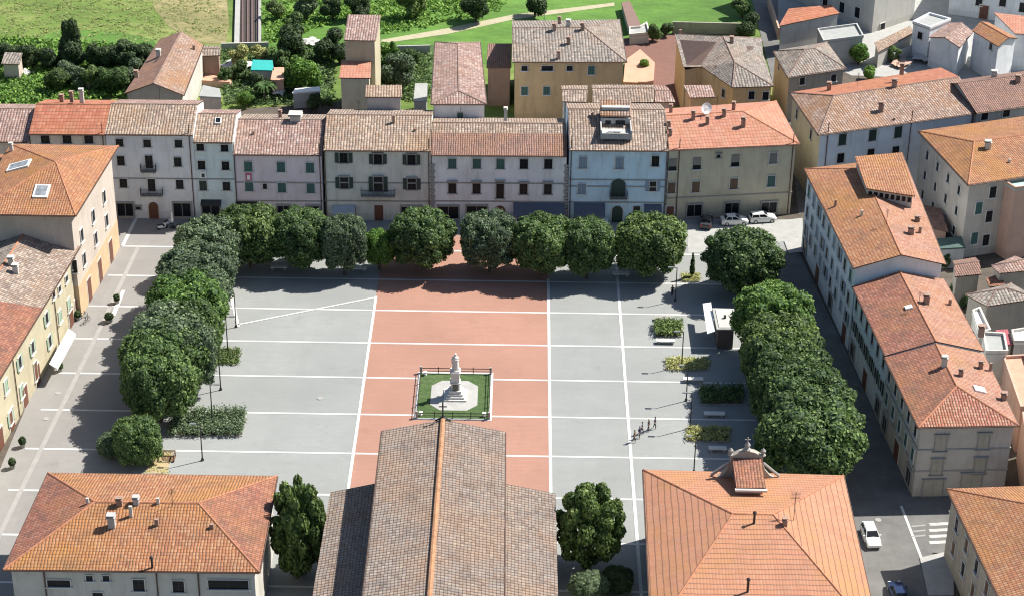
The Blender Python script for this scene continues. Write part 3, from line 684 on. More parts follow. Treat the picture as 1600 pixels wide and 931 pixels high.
wins(bl2, [(119, 450), (107, 476), (93, 494), (33, 611), (8.6, 603)], 'sl', 1.2, 1.8); wins(bl2, [(72, 497), (77, 533), (50, 543), (30, 566), (16, 652)], 'ol', 1.0, 1.7); wins(bl2, [(55, 579)], 'sn', 1.1, 2.6)
wins(bl2, [(111, 500), (121, 488), (62, 616), (43, 652), (22.5, 691), (5.4, 721)], 'r', 1.7, 2.7)
a4 = MB(); q1, q2, q3, q4 = P(107, 513, 3.0), P(118, 521, 2.4), P(89, 575, 2.4), P(77, 568, 3.0); o4 = bl2.O
dz = Vector((0, 0, .35)); a4.add([q1-o4, q2-o4, q3-o4, q4-o4, q1-o4-dz*.2, q2-o4-dz, q3-o4-dz, q4-o4-dz*.2], [(0, 3, 2, 1), (4, 5, 6, 7), (1, 2, 6, 5), (0, 1, 5, 4), (2, 3, 7, 6), (0, 4, 7, 3)])
a4.build('awning', m_white, bl2.root)
chim(bl2, [(18, 414, .7, .9, 'w'), (25, 426, .7, .9, 'w')])
# rain pipes on the sunny facade
for (uu, v0) in ((84, 470), (20, 570)):
    r = wallhit(bl2, uu, v0)
    if r: mb = MB(); mb.tube((0, 0, -r[1].z+.1), (0, 0, 9.6-r[1].z), .07); mb.build('rain_pipe', m_gutter, bl2.root, r[1]-bl2.O+Vector((r[2].x, r[2].y, 0))*.1)

# --- foreground
h = 9.0
bfl = building('hall_building', 'wide white building with speckled orange red hipped roof in the lower left foreground', *quad(P(5, 889, h), P(405, 893, h), P(433, 743, h), P(75, 738, h), 2.4, 7.6, 7.4), 'chalk', ['orange', 'orange', 'brick', 'brick'], inset=.6, cat='building')
wins(bfl, [(92, 910)], 'w', 2.4, .9); wins(bfl, [(140, 902), (166, 902)], 'w', .7, .7); wins(bfl, [(217, 913), (279, 915)], 'w', 1.2, 1.5); win(bfl, 357, 912, 'w', 4.2, 1.2); win(bfl, 153, 929, 'w', 1.1, .8)
chim(bfl, [(187, 788, .6, .6), (213, 786, .6, .6, 'g'), (175, 822, .75, 1.2, 'g'), (247, 786, .3, .7, 'w'), (245, 820, .4, .8), (238, 886, .5, 1.2, 'm'), (331, 824, .4, .5), (137, 786, .3, .7, 'w'), (205, 806, .35, 1.3, 'w')])
for uu in (70, 245, 310): 
    r = wallhit(bfl, uu, 905); mb = MB(); mb.tube((0, 0, -8), (0, 0, 1.4), .08); mb.build('rain_pipe', m_gutter, bfl.root, (lambda q: (q.x, q.y, 7.3))(r[1]-bfl.O+Vector((r[2].x, r[2].y, 0))*.1))
# town hall, lower right, with bell gable
h = 9.0; c1, c2, c4 = P(1318, 742, h), P(1005, 733, h), P(1360, 931, h); c3 = P(1015, 931, h)
yb = 160.0; FLc = Vector((c2.x+(c3.x-c2.x)*(c2.y-yb)/(c2.y-c3.y), yb, h)); FRc = Vector((c1.x+(c4.x-c1.x)*(c1.y-yb)/(c1.y-c4.y), yb, h))
ra, rb = P(1145, 802, h+3.0), P(1208, 803, h+3.0); ra2 = Vector((ra.x+.1, ra.y-.01, ra.z)); 
ya = ra.y
dback = c1.y-ya; dfront = ya-yb
V = [FLc, FRc, c1, c2, ra, rb, Vector((ra.x, yb+dback, h+3.0))]
V = [FLc, FRc, c1, c2, ra, rb]
bfr = building('town_hall', 'large building with even salmon orange hipped roof and scrolled bell gable beside the church', V, [(0, 1, 5, 4), (2, 3, 4, 5), (3, 0, 4), (1, 2, 5)], 'cream', 'newred', inset=.6, cat='building')
chim(bfr, [(1178, 817, .35, 1.3, 'm'), (1226, 820, .5, .6), (1168, 924, .3, 1.5, 'm')])
t, p, nn = roofhit(bfr, 1240, 812); mb = MB(); mb.tube((0, 0, 0), (0, 0, 3.6), .035)
for i in range(5): mb.tube((-.5, 0, 3.5-i*.18), (.5, 0, 3.5-i*.18), .02, n=4)
mb.build('antenna', m_metal, bfr.roof, p-bfr.O)
gc = P(1163, 742, 9.0); xg = gc.x; yg = c1.y-1.0; zg = 12.6
g0 = Vector((xg, yg, 9.0))-bfr.O
mb = MB()
prof = [(-4.2, -.8), (4.2, -.8), (4.2, .0), (3.6, .15), (2.9, .5), (2.3, 1.2), (1.9, 2.2), (1.9, 3.0), (1.6, 3.3), (.9, 3.7), (0, 3.9), (-.9, 3.7), (-1.6, 3.3), (-1.9, 3.0), (-1.9, 2.2), (-2.3, 1.2), (-2.9, .5), (-3.6, .15), (-4.2, 0)]
k = len(prof); V2 = [(x*.95, .35, z) for x, z in prof]+[(x*.95, -.35, z) for x, z in prof]
mb.add(V2, [tuple(reversed(range(k))), tuple(range(k, 2*k))]+[(i, (i+1) % k, k+(i+1) % k, k+i) for i in range(k)])
gable = mb.build('bell_gable', WM['stone'], bfr.root, g0)
mb = MB(); mb.box((0, 0, .9), (3.6, .8, 0.01)); 
mb = MB(); W2 = 1.6; Lr = 5.6
mb.add([(-W2, -.3, 3.0), (W2, -.3, 3.0), (W2, -Lr, 2.6), (-W2, -Lr, 2.6), (-W2, -.3, 2.7), (W2, -.3, 2.7), (W2, -Lr, 2.3), (-W2, -Lr, 2.3)], [(0, 3, 2, 1), (4, 5, 6, 7), (3, 7, 6, 2), (0, 4, 7, 3), (1, 2, 6, 5), (0, 1, 5, 4)])
o = mb.build('gable_roof', RM['brick'], gable); l = o.data.uv_layers.new(name='UVMap')
for i, lp in enumerate(o.data.loops): co = o.data.vertices[lp.vertex_index].co; l.data[i].uv = (co.x, co.y)
mb = MB(); mb.box((0, -Lr/2, 1.2), (W2*2-.5, Lr-.6, 2.6)); mb.build('gable_wall', WM['salmon'], gable)
mb = MB(); mb.box((0, -Lr-.15, 2.35), (W2*2+.3, .35, .25)); mb.build('stone_edge', m_stone, gable)
mb = MB()
for sx in (-1, 1):
    mb.lathe((sx*1.8, 0, 3.1), [(.3, 0), (.34, .12), (.16, .3), (.28, .5), (.3, .68), (.06, .95)], 8)
mb.lathe((0, 0, 3.8), [(.4, 0), (.45, .15), (.2, .4), (.35, .7), (.1, 1.1), (.05, 1.7)], 8); mb.box((0, 0, 5.2), (.6, .08, .08))
for sx in (-1, 1):
    pts = [Vector((sx*(1.9+1.9*math.sin(t*math.pi/20)), 0, .45+1.7*(1-math.cos((10-t)*math.pi/20)))) for t in range(11)]
    for a_, c_ in zip(pts, pts[1:]): mb.tube(a_, c_, .17, n=6)
mb.build('stone_scrolls', m_dstone, gable)
# church
zn = 13.0
n1, n2, n3 = P(597, 672, zn), P(692, 655, zn+1.45), P(789, 674, zn); yb = 145.0
def ext(p, q, y): t = (y-p.y)/(q.y-p.y); return Vector((p.x+(q.x-p.x)*t, y, p.z+(q.z-p.z)*t))
n1b, n2b, n3b = ext(n1, P(567, 931, zn), yb), ext(n2, P(671, 931, zn+1.45), yb), ext(n3, P(788, 931, zn), yb)
church = building('church', 'church with long weathered brown tile roof and orange ridge running towards the statue', [n1b, n3b, n3, n2, n1, n2b], [(0, 5, 3, 4), (5, 1, 2, 3)], 'stone', 'nave', cat='church', side=lambda a, c: .25)
print('church', n1, n2, n3)
mb = MB()
a_, c_ = n2-church.O+Vector((0, 0, .05)), n2b-church.O+Vector((0, 0, .05)); mb.tube(a_, c_, .29, n=8); mb.build('ridge_tiles', flat('orange_ridge_tile', (.33, .17, .09), .9, var=.35, scale=1.2), church.root)
mb = MB(); p0 = n2-church.O; mb.tube(p0, p0+Vector((0, 0, 2.3)), .09); mb.box(p0+Vector((0, 0, 1.7)), (.9, .1, .1)); mb.lathe(p0, [(.5, 0), (.45, .15), (.2, .35), (.1, .6)], 8); mb.tube(p0+Vector((-.9, 0, -.2)), p0+Vector((0, 0, .4)), .08); mb.tube(p0+Vector((.9, 0, -.2)), p0+Vector((0, 0, .4)), .08)
mb.build('roof_cross', m_metal, church.root)
def aisle(inner_px, outer_px, outer2, zi, zo, xin):
    i1 = P(*inner_px, zi); o1 = P(*outer_px, zo); i1.x = xin(i1.y); o1.y = i1.y
    o2 = ext(P(*outer_px, zo), P(*outer2, zo), yb); i2 = Vector((xin(yb), yb, zi)); return i1, o1, o2, i2
lx = lambda y: n1.x+(n1b.x-n1.x)*(y-n1.y)/(yb-n1.y)+.32
rx = lambda y: n3.x+(n3b.x-n3.x)*(y-n3.y)/(yb-n3.y)-.32
def add_aisle(pts, name):
    O = church.O; V = [p-O for p in pts]; nn, d, _ = (*plane(V, (0, 1, 2, 3)), 0); g2 = Vector((-nn.x, -nn.y)).normalized(); e = Vector((g2.y, -g2.x))
    down = Vector((0, 0, .18)); VV = V+[v-down for v in V]; F = [(0, 1, 2, 3), (7, 6, 5, 4), (0, 4, 5, 1), (1, 5, 6, 2), (2, 6, 7, 3)]
    nn = (V[1]-V[0]).cross(V[2]-V[1])
    if nn.z < 0: F = [tuple(reversed(f)) for f in F]
    UV = []
    for f in F: UV += [((V[i % 4].x*e.x+V[i % 4].y*e.y), (V[i % 4].x*g2.x+V[i % 4].y*g2.y)) for i in f]
    r = ob('aisle_roof', mesh('aisle_roof', VV, F, RM['nave'], UV), church.root)
    W = [V[0], V[1], V[2]]; s = .35 if V[1].x > V[0].x else -.35
    base = [Vector((v.x-(s if i else 0), v.y-(.3 if i < 2 else 0), 0)) for i, v in enumerate(W)]; tp = [Vector((q.x, q.y, v.z-.16)) for q, v in zip(base, W)]
    ob('aisle_wall', mesh('aisle_wall', base+tp, [(0, 1, 4, 3), (1, 2, 5, 4)], WM['stone']), church.root)
    return r
add_aisle(aisle((585, 752), (515, 775), (488, 931), 9.3, 7.8, lx), 'l'); add_aisle(aisle((789, 754), (868, 771), (872, 931), 9.3, 8.0, rx), 'r')
# building at the lower right corner
c = P(1480, 763, 9); d = P(1560, 931, 9); dv = (d-c).normalized(); n = Vector((-dv.y, dv.x, 0)); n = n if n.x > 0 else -n
bcr = building('corner_house', 'orange brown tiled house cut off by the lower right corner', *quad(c+dv*34, c+dv*34+n*17, c+n*17, c, 2.6, 8, 8, along='FB'), 'stone', 'tan2' if 0 else 'orange', cat='house')
k = facing(bcr, (-1, 0)); grid(bcr, k, 3, 3, 8, [6.6, 3.4], ['w', 'sn'], 1.1, 1.8)
k = facing(bcr, (0, 1))

# --- right row: sunward slopes paler, street slopes darker, sunlight and grime painted in
def rq(a, b_, c_, d_, h): return [P(*a, h), P(*b_, h), P(*c_, h), P(*d_, h)]
SD = lambda a, c: .45
br1 = building('row_house', 'tall pale grey house with long orange roof and raised penthouse, topmost of the right row', *quad(*rq((1334, 419), (1478, 413), (1412, 246), (1257, 264), 12.6), 1.7, 0, 5.5, along='FB'), 'paleblue', ['salmon2', 'orange', 'orange'], side=SD, group='houses along the shaded street on the right')
br2 = building('row_house', 'middle house of the right hand row with brownish red gabled roof', *quad(*rq((1383, 555), (1537, 548), (1475, 436), (1332, 447), 10.2), 1.7, 0, 0, along='FB'), 'paleblue', ['salmon2', 'brick'], side=lambda a, c: .45 if abs((c-a).normalized().y) > .7 else .03, group='houses along the shaded street on the right')
br3 = building('row_house', 'beige house with framed blind windows and hipped red roof, nearest of the right row', *quad(*rq((1435, 667), (1592, 664), (1537, 552), (1382, 558), 10.0), 1.7, 6.2, 0, along='FB'), 'taupe', ['salmon2', 'brick', 'brick2'], side=lambda a, c: .45 if abs((c-a).normalized().y) > .7 or a.y < 205 else .03, group='houses along the shaded street on the right', corn=[6.6, 3.6])
for b, kinds, zs, nc, g0_, g1_ in ((br1, ['sg', 'w', 'ob', 'sb'], [10.2, 6.9, 4.0], 9, 2, 2), (br2, ['w', 'sg', 'od'], [8.3, 5.0], 6, 1.5, 1.5), (br3, ['w', 'sn', 'sg'], [8.3, 5.0], 5, 1.6, 1.6)):
    kk = facing(b, (-1, 0)); grid(b, kk, g0_, g1_, nc, zs, kinds, 1.1, 1.8)
    a, c = b.segs[kk]; grid(b, kk, g0_+.4, g1_+.4, max(3, nc//2), [1.4], ['p', 'r'], 1.8, 2.6)
m_blind = flat('blind_window_beige', (.43, .39, .31), .9)
SH['x'] = m_blind
wins(br3, [(1469.6, 692), (1536.6, 689), (1463.5, 729), (1531, 727)], 'sx', 1.3, 2.1, m_dstone); win(br3, 1457, 764, 'sx', 2.4, 2.6, m_dstone); win(br3, 1517, 755, 'sx', 2.4, 2.8, m_dstone)
chim(br1, [(1305, 322, .3, .9), (1423, 366, .7, .8), (1437, 364, .35, .9), (1433, 346, .6, .5), (1346, 337, .3, .8, 'w')])
chim(br2, [(1447, 474, .7, 1.0), (1484, 476, .35, .8), (1533, 520, .7, .8)]); skylight(br2, 1420, 481, .8, .9, m_white)
chim(br3, [(1475, 572, .6, 1.1, 'w'), (1501, 587, .5, .7), (1532, 575, .5, .7), (1547, 579, .3, 1.1), (1568, 624, .6, .7)]); skylight(br3, 1530, 609, 1.2, 1.4, m_white)
# raised penthouse on the first one
pz = 15.0
pq = [P(1356, 295, pz), P(1426, 306, pz), P(1408, 243, pz+.4), P(1339, 249, pz+.4)]
c0 = sum(pq, Vector())/4; mb = MB()
V = [q-br1.O for q in pq]; lo = [Vector((q.x, q.y, 11.8)) for q in V]
mb.add(lo+V, [(0, 1, 5, 4), (1, 2, 6, 5), (2, 3, 7, 6), (3, 0, 4, 7)]); pent = mb.build('penthouse', WM['chalk'], br1.root)
cc = sum(V, Vector())/4; VV = [cc+(q-cc)*1.08+Vector((0, 0, .05)) for q in V]; VV += [q+Vector((0, 0, .18)) for q in VV]
mb = MB(); mb.add(VV, [(4, 5, 6, 7), (3, 2, 1, 0), (0, 1, 5, 4), (1, 2, 6, 5), (2, 3, 7, 6), (3, 0, 4, 7)]); o = mb.build('penthouse_roof', RM['orange'], pent)
l = o.data.uv_layers.new(name='UVMap')
for i, lp in enumerate(o.data.loops): co = o.data.vertices[lp.vertex_index].co; l.data[i].uv = (co.x, co.y)
mb = MB()
for i in range(8): q = V[0].lerp(V[1], (i+.5)/8); mb.box((q.x, q.y-.04, q.z-.7), (.5, .1, .7))
mb.build('penthouse_window', m_glass, pent)
chim(br1, [(1370, 262, .6, 1.5, 'w')])

# --- buildings behind, right of centre
b10 = building('long_house', 'long house with weathered brown tile roof behind the alley at upper right, white shaded facade', *quad(P(1279, 211, 12), P(1525, 177, 12), P(1470, 106, 12.), P(1234, 145, 12), 2.2, 5.0, 0), 'paleblue', ['mixed', 'red', 'mixed'], cat='house', side=SD, wall2=((-1, 0), 'tan'))
wins(b10, [(1316, 218), (1363, 211.5), (1403, 206.5)], 'sd', 1.3, 1.9); wins(b10, [(1313, 247), (1360, 240), (1399, 236), (1452, 226)], 'w', 1.2, 1.6); wins(b10, [(1246, 178), (1268, 210)], 'w', 1.0, 1.6)
chim(b10, [(1295, 141, .6, 1.0), (1376, 174, .7, 1.2), (1397, 136, .7, 1), (1409, 112, .6, 1), (1397, 188, .3, .4)])
e10 = (P(1525, 177, 12)-P(1279, 211, 12)).normalized(); q0 = P(1526, 177, 12.3); nb = Vector((-e10.y, e10.x, 0)); dp = 12.5
b11 = building('long_house', 'rust coloured tile roofed house continuing the row at the upper right picture edge', *quad(q0, q0+e10*18, q0+e10*18+nb*dp, q0+nb*dp, 2.4, 0, 0), 'grey', 'brown', side=SD)
wins(b11, [(1538, 182), (1572, 177)], 'w', 1.2, 1.2); chim(b11, [(1553, 121, .8, .8, 'w'), (1590, 128, .7, .8)])
b12 = building('tall_house', 'tall grey walled house with bright orange tiled roof near the right edge', *quad(P(1513, 289, 12.0), P(1640, 270, 12.0), P(1600, 182, 12.0), P(1435, 205, 12.0), 1.8, 5, 0), 'taupe', 'orange', side=SD)
chim(b12, [(1543, 232, .8, .9, 'w'), (1577, 254, .3, .5, 'w')]); kk = facing(b12, (-1, 0)); grid(b12, kk, 3, 3, 4, [9.5, 6.2, 3], 'w', .9, 1.4)
wins(b12, [(1529, 325), (1522, 372)], 'sg', 1.1, 1.9); wins(b12, [(1551, 300), (1545, 338), (1540, 375)], 'w', 1.1, 1.8)
def block(name, label, pts, h, mat, roof=None, rise=0, cat='building', mono=None, d0=0, d1=0, along='LR', wallm='stone', wl=None, **k):
    """small building from eaves pixels at height h: flat slab or pitched roof"""
    if roof:
        q = [P(*p, h) for p in pts]
        if mono: q[2].z += mono; q[3].z += mono; b = building(name, label, q, [(0, 1, 2, 3)], wallm, roof, inset=.25, cat=cat, gut=False, **k)
        else: b = building(name, label, *quad(*q, rise, d0, d1, along), wallm, roof, inset=.3, cat=cat, gut=False, **k)
        return b
    q = [P(*p, h) for p in pts]; c = sum(q, Vector())/len(q); c.z = 0
    root = empty(name, label, cat, c, 0, k.get('group'))
    lo = [p-c for p in q]
    mb = MB(); mb.prism([(p.x, p.y) for p in lo], -.1, h); mb.build('wall', WM[wallm], root)
    mb = MB(); q2 = poly_inset([Vector(p[:2]) for p in lo], [-.12]*len(lo)); mb.prism(q2, h, h+.22); mb.build('roof', mat, root)
    bb = B(); bb.root = root; bb.O = c; w2 = [Vector(p[:2]) for p in q]; n = len(q); bb.segs = [(w2[i], w2[(i+1) % n]) for i in range(n)]
    if cat in ('shed', 'ramp', 'patio', 'garden wall'): return bb
    mb = MB(); q3 = poly_inset([Vector(p[:2]) for p in lo], [-.13]*len(lo)); q4 = poly_inset([Vector(p[:2]) for p in lo], [.12]*len(lo)); n = len(q3)
    V = [(p.x, p.y, h+.2) for p in q3]+[(p.x, p.y, h+.6) for p in q3]+[(p.x, p.y, h+.6) for p in q4]+[(p.x, p.y, h+.2) for p in q4]; F = []
    for i in range(n):
        j = (i+1) % n
        for r_ in range(4): F.append((r_*n+i, r_*n+j, ((r_+1) % 4)*n+j, ((r_+1) % 4)*n+i))
    mb.add(V, F); mb.build('parapet', WM[wallm], root)
    bb = B(); bb.root = root; bb.O = c; w2 = [Vector(p[:2]) for p in q]; bb.segs = [(w2[i], w2[(i+1) % n]) for i in range(n)]; return bb
m_fr = flat('grey_flat_roof', (.30, .31, .30), .9); m_tg = flat('terracotta_terrace', (.50, .29, .20), .9); m_teal = flat('teal_tarp', (.02, .33, .30), .7); m_cr = flat('crimson_sheet', (.30, .07, .09), .7)
# behind blue and cream houses
b7b = block('back_house', 'weathered tile roof strip behind the blue house, left of the roof terrace', ((879, 159), (917, 160), (919, 134), (877, 134)), 12, None, 'tan', .7, cat='house', wallm='grey')
b7c = block('back_house', 'wide weathered tile roof behind the orange dormer of the blue house', ((926, 161), (1022, 160), (1022, 133), (924, 133)), 12, None, 'tan', .9, cat='house', wallm='grey')
b7d = block('back_shed', 'small pinkish roof and red ledge behind the salmon roofed corner house', ((1024, 160), (1055, 160), (1040, 134), (1022, 134)), 10.5, None, 'pink', .5, cat='shed', wallm='salmon')
b5b = block('roof_room', 'grey walled attic room with tan lean-to roof rising behind the beige terrace house', ((571, 152), (628, 152), (628, 138), (572, 138)), 14, None, 'tan2', mono=.5, cat='building', wallm='grey')
f3 = building('long_back_house', 'narrow white house with one long pinkish tiled roof behind the terrace centre', *quad(P(674, 163, 13.4), P(760, 163, 13.4), P(750, 66, 13.4), P(680, 66, 13.4), .9, 3, 3, along='FB'), 'white', 'pink', inset=.3, gut=True)
win(f3, 719, 181, 'sg', .9, 1.1)
f4 = building('ochre_villa', 'ochre orange villa with grey hipped roof behind the cream terrace house', *quad(P(800, 97, 10.5), P(979, 97, 10.5), P(968, 31, 10.5), P(800, 33, 10.5), 2.3, 0, 6.5), 'ochre', 'grey', cat='villa')
wins(f4, [(819.5, 107), (890, 107)], 'w', 1.0, .9); win(f4, 855, 107, 'w', 1.9, .9); win(f4, 924, 110, 'sg', 1.1, 1.5); wins(f4, [(819.5, 142), (854, 142)], 'sg', 1.1, 1.5)
chim(f4, [(874, 38, .5, 1), (866, 48, .6, .9), (888, 42, .7, .9, 'w'), (910, 47, .6, .9), (888, 69, .6, .9), (873, 92, .5, 1)])
f5v = dict(a=(1054, 53, 9.), c=(1068, 105, 9.), d=(1097, 105, 9.), e=(1144, 137, 9.), f=(1209, 135, 9.), i=(1192, 84, 9.), j=(1190, 60, 9.), b=(1130, 57, 11.), g=(1148, 98, 11.))
V = [P(*f5v[q]) for q in 'acdefijbg']
f5 = building('ochre_villa', 'ochre villa with faceted grey hipped roofs behind the corner house', V, [(0, 1, 2, 7), (2, 3, 8, 7), (3, 4, 8), (4, 5, 8), (5, 6, 7, 8), (6, 0, 7)], 'ochre', 'grey', cat='villa', inset=.35, gut=False)
wins(f5, [(1131, 146), (1174, 149), (1196, 150)], 'w', 1.0, 1.4)
chim(f5, [(1143, 68, .6, .9), (1063, 52, .4, .6)])
f5b = block('back_shed', 'small pink tiled shed roof in front of the ochre villa with faceted roofs', ((1078, 153), (1118, 152), (1110, 138), (1068, 138)), 9, None, 'pink', mono=.5, cat='shed', wallm='ochre')
f6 = building('stone_house', 'stone walled house with weathered grey hipped roof beside the dark back lane', *quad(P(1231, 121, 8.), P(1322, 107, 8.), P(1292, 66, 8.), P(1208, 80, 8.), 1.9, 4.5, 4.5), 'stone', 'grey', cat='house', inset=.35)
wins(f6, [(1253, 127), (1302, 122)], 'w', 1, 1.3); wins(f6, [(1218, 104)], 'w', 1, 1.3)
f1 = building('farmhouse', 'old farmhouse with long gabled pinkish roof behind the left of the terrace', *quad(P(195, 146, 6.5), P(287, 149, 6.5), P(318, 70, 6.5), P(250, 62, 6.5), 1.9, 0, 0, along='FB'), 'stone', ['mixed', 'brown'], inset=.3, wall2=((1, 0), 'chalk'))
chim(f1, [(248, 89, .7, 1, 'w'), (303, 77, .4, .7), (213, 117, .6, .4)])
sh1 = block('shed', 'dark red walled shed with grey roof beside the farmhouse', ((311, 88), (344, 87), (345, 72), (317, 72)), 4.5, None, 'grey', .4, cat='shed', wallm='brick')
sh2 = block('shed', 'pale shed with grey sheet roof in the greenery at the far left edge', ((2, 100), (30, 101), (36, 88), (8, 87)), 3.2, None, 'grey', mono=.6, cat='shed', wallm='rose')
f2a = block('tower_house', 'front block of the narrow tower house with flat orange terrace roof', ((530, 122), (579, 122.5), (580, 97), (534, 97)), 9.5, None, 'salmon', mono=.4, cat='house', wallm='tan')
yy = P(534, 97, 9.9).y; A, Bq = Vector((-40, yy+.3)), Vector((0, yy+.3))
t1, t2 = VP(537, 59, A, Bq), VP(587, 68, A, Bq); bk = P(591, 45, t2.z); 
print('tower', t1, t2, bk)
zz = (t1.z+t2.z)/2
f2b = building('tower_house', 'rear block of the narrow tower house, yellowish wall under a small sloping pink roof', [Vector((t1.x, t1.y, zz)), Vector((t2.x, t2.y, zz)), Vector((t2.x+.3, t2.y+9, zz+1.0)), Vector((t1.x, t1.y+9, zz+1.0))], [(0, 1, 2, 3)], 'yellow', 'pink', inset=.2, cat='house', gut=False)
f7 = block('back_house', 'low pinkish flat roofed annex between the long white house and the ochre villa', ((760, 106), (799, 106), (800, 71), (762, 71)), 7, None, 'brown', mono=.3, cat='house', wallm='brick')
s3 = block('shed', 'grey lean-to beside the long white house', ((647, 160), (666, 160), (667, 133), (650, 133)), 4, m_fr, cat='shed', wallm='grey')
s4 = block('shed', 'small shed with teal green tarp roof in the gardens', ((393, 111), (427, 112), (425, 97), (396, 96)), 2.6, m_teal, cat='shed', wallm='grey')
s5 = block('shed', 'small pink roofed shed next to the teal tarp roof', ((424, 127), (443, 127), (443, 108), (428, 108)), 2.6, m_tg, cat='shed', wallm='salmon')
s6 = block('shed', 'white sheet roofed lean-to in the garden left of the tower house', ((458, 147), (500, 144), (498, 138), (462, 141)), 2.6, m_white, cat='shed', wallm='grey')
s7 = block('shed', 'grey ribbed roof outbuilding behind the narrow mint house', ((312, 152), (345, 154), (342, 141), (318, 136)), 5, m_fr, cat='shed', wallm='rose')
s8 = block('garden_wall', 'orange clay garden walls and beds beside the farmhouse', ((310, 128), (318, 115), (362, 127), (360, 131)), .7, m_tg, cat='garden wall', wallm='salmon')
# buildings right edge, middle
x1 = block('stone_house', 'stone house with low grey hipped roof at the right edge below the tall grey house', ((1542, 478), (1622, 466), (1580, 442), (1508, 460)), 6.5, None, 'grey', 1.0, cat='house', d0=3, d1=3)
x2 = block('stone_house', 'small house with pale grey roof at the right edge, just below the pink sided block', ((1561, 427), (1612, 422), (1586, 400), (1549, 415)), 7.5, None, 'pink', .6, cat='house', d0=2)
x3 = block('shed', 'tiny orange tiled lean-to between two grey roofs at the right edge', ((1546, 448), (1571, 445), (1563, 431), (1540, 439)), 6.0, None, 'brick', mono=.4, cat='shed')
x4 = block('flat_roof_annex', 'white walled flat annex behind the middle red roofed house', ((1530, 524), (1546, 520), (1530, 486), (1520, 490)), 6, m_white, cat='annex', wallm='chalk')
x5 = block('flat_roof_annex', 'grey flat roof with white service boxes between red roofs', ((1541, 553), (1573, 553), (1568, 526), (1536, 524)), 7, m_fr, cat='annex', wallm='chalk')
x6 = block('shed', 'crimson sheet roofed shed at the right edge', ((1566, 540), (1580, 539), (1573, 517), (1557, 518)), 5, m_cr, cat='shed')
x7 = block('flat_roof_annex', 'bright white canopy roof at the right edge', ((1585, 537), (1615, 537), (1612, 516), (1581, 521)), 5.2, m_white, cat='annex', wallm='chalk')
x8 = block('flat_roof_annex', 'salmon terrace with a long dark red trough at the right edge', ((1595, 640), (1625, 640), (1600, 560), (1568, 562)), 6, m_tg, cat='annex', wallm='salmon')
x9 = block('flat_roof_annex', 'pale pink flat annex below the salmon terrace at the right edge', ((1610, 735), (1655, 735), (1625, 650), (1598, 650)), 6, m_tg, cat='annex', wallm='salmon')
x10 = block('pink_block', 'pink walled block with pale green roof edge next to the tall grey house', ((1586, 298), (1650, 290), (1620, 268), (1565, 285)), 11.0, flat('pale_green_sheet', (.34, .47, .43), .6), cat='building', wallm='salmon')
x11 = block('shed', 'dark green tarpaulin covered shed in the shaded yard behind the right hand row', ((1470, 390), (1507, 388), (1500, 372), (1462, 376)), 3, flat('dark_green_tarp', (.05, .09, .08), .8), cat='shed', wallm='grey')
x12 = block('shed', 'dark brown lean-to roof in the shaded yard behind the penthouse', ((1440, 352), (1482, 362), (1470, 330), (1432, 322)), 4, None, 'brown', mono=.4, cat='shed', wallm='brick')
x13 = block('small_house', 'small brown roofed house in the yard right of the first red roofed row house', ((1492, 432), (1534, 428), (1524, 402), (1488, 408)), 5, None, 'brown', .7, cat='house', wallm='stone')
# top right quarter
t1b = block('long_shed', 'long low building with narrow red tiled strip roof at the top right', ((1217, 41), (1312, 21), (1298, 12), (1232, 18)), 6, None, 'red', mono=.5, cat='shed', wallm='grey')
t2b = block('walled_terrace', 'dark flat terrace with white parapet beside the light green tree', ((1287, 68), (1348, 60), (1338, 42), (1278, 50)), 4.5, m_fr, cat='terrace', wallm='grey')
c0 = P(1362, 52); c1_ = P(1428, 30); c2_ = P(1228, -6)
q = [c0, c1_, c1_+(c2_-c0), c2_]
big = building('white_apartment_house', 'large whitewashed building with bright sunlit side wall at the top edge', [Vector((p.x, p.y, 19)) for p in q], [(0, 1, 2, 3)], 'chalk', 'tan', inset=.1, cat='building', gut=False)
wins(big, [(1378, 46)], 'w', 1.3, 2.4); wins(big, [(1340, 20), (1316, 12), (1290, 3)], 'w', 1.3, 2.0)
t4 = block('tiled_porch', 'white walled porch with a pale tiled roof in front of the large whitewashed building', ((1372, 82), (1428, 52), (1422, 44), (1366, 70)), 3.2, None, 'tan2', mono=.4, cat='porch', wallm='chalk')
t5 = block('flat_roof_house', 'small white house with flat grey roof at the top right', ((1427, 38), (1453, 47), (1484, 34), (1452, 25)), 6, m_fr, cat='house', wallm='white'); wins(t5, [(1438, 56)], 'w', 1, 1.3)
t6 = block('small_house', 'white walled house with pale pink grey roof right of the flat grey roofed house', ((1451, 58), (1500, 75), (1521, 50), (1483, 36)), 5.5, None, 'pink', .9, cat='house', wallm='white', along='FB')
t7 = block('small_house', 'white house with vivid orange roof at the top right', ((1519, 48), (1560, 73), (1590, 60), (1544, 35)), 7, None, 'orange', .9, cat='house', wallm='white'); wins(t7, [(1549, 73)], 'w', .8, 1.2)
t8 = block('small_house', 'house with plain salmon roof at the upper right picture edge', ((1586, 53), (1625, 54), (1620, 32), (1552, 24)), 7, None, 'salmon', mono=.5, cat='house', wallm='white')
c0 = P(1480, 22); c1_ = P(1640, 45)
nb = Vector((-(c1_-c0).y, (c1_-c0).x, 0)).normalized()
big2 = building('white_apartment_house', 'long white apartment building with dark windows at the top right corner', [Vector((p.x, p.y, 10)) for p in (c0, c1_, c1_+nb*12, c0+nb*12)], [(0, 1, 2, 3)], 'white', 'pink', inset=.1, cat='building', gut=False)
wins(big2, [(1567, 3), (1598, 12), (1530, 2)], 'w', 1.2, 1.8); win(big2, 1536, 30, 'r', 1.6, 2.6)
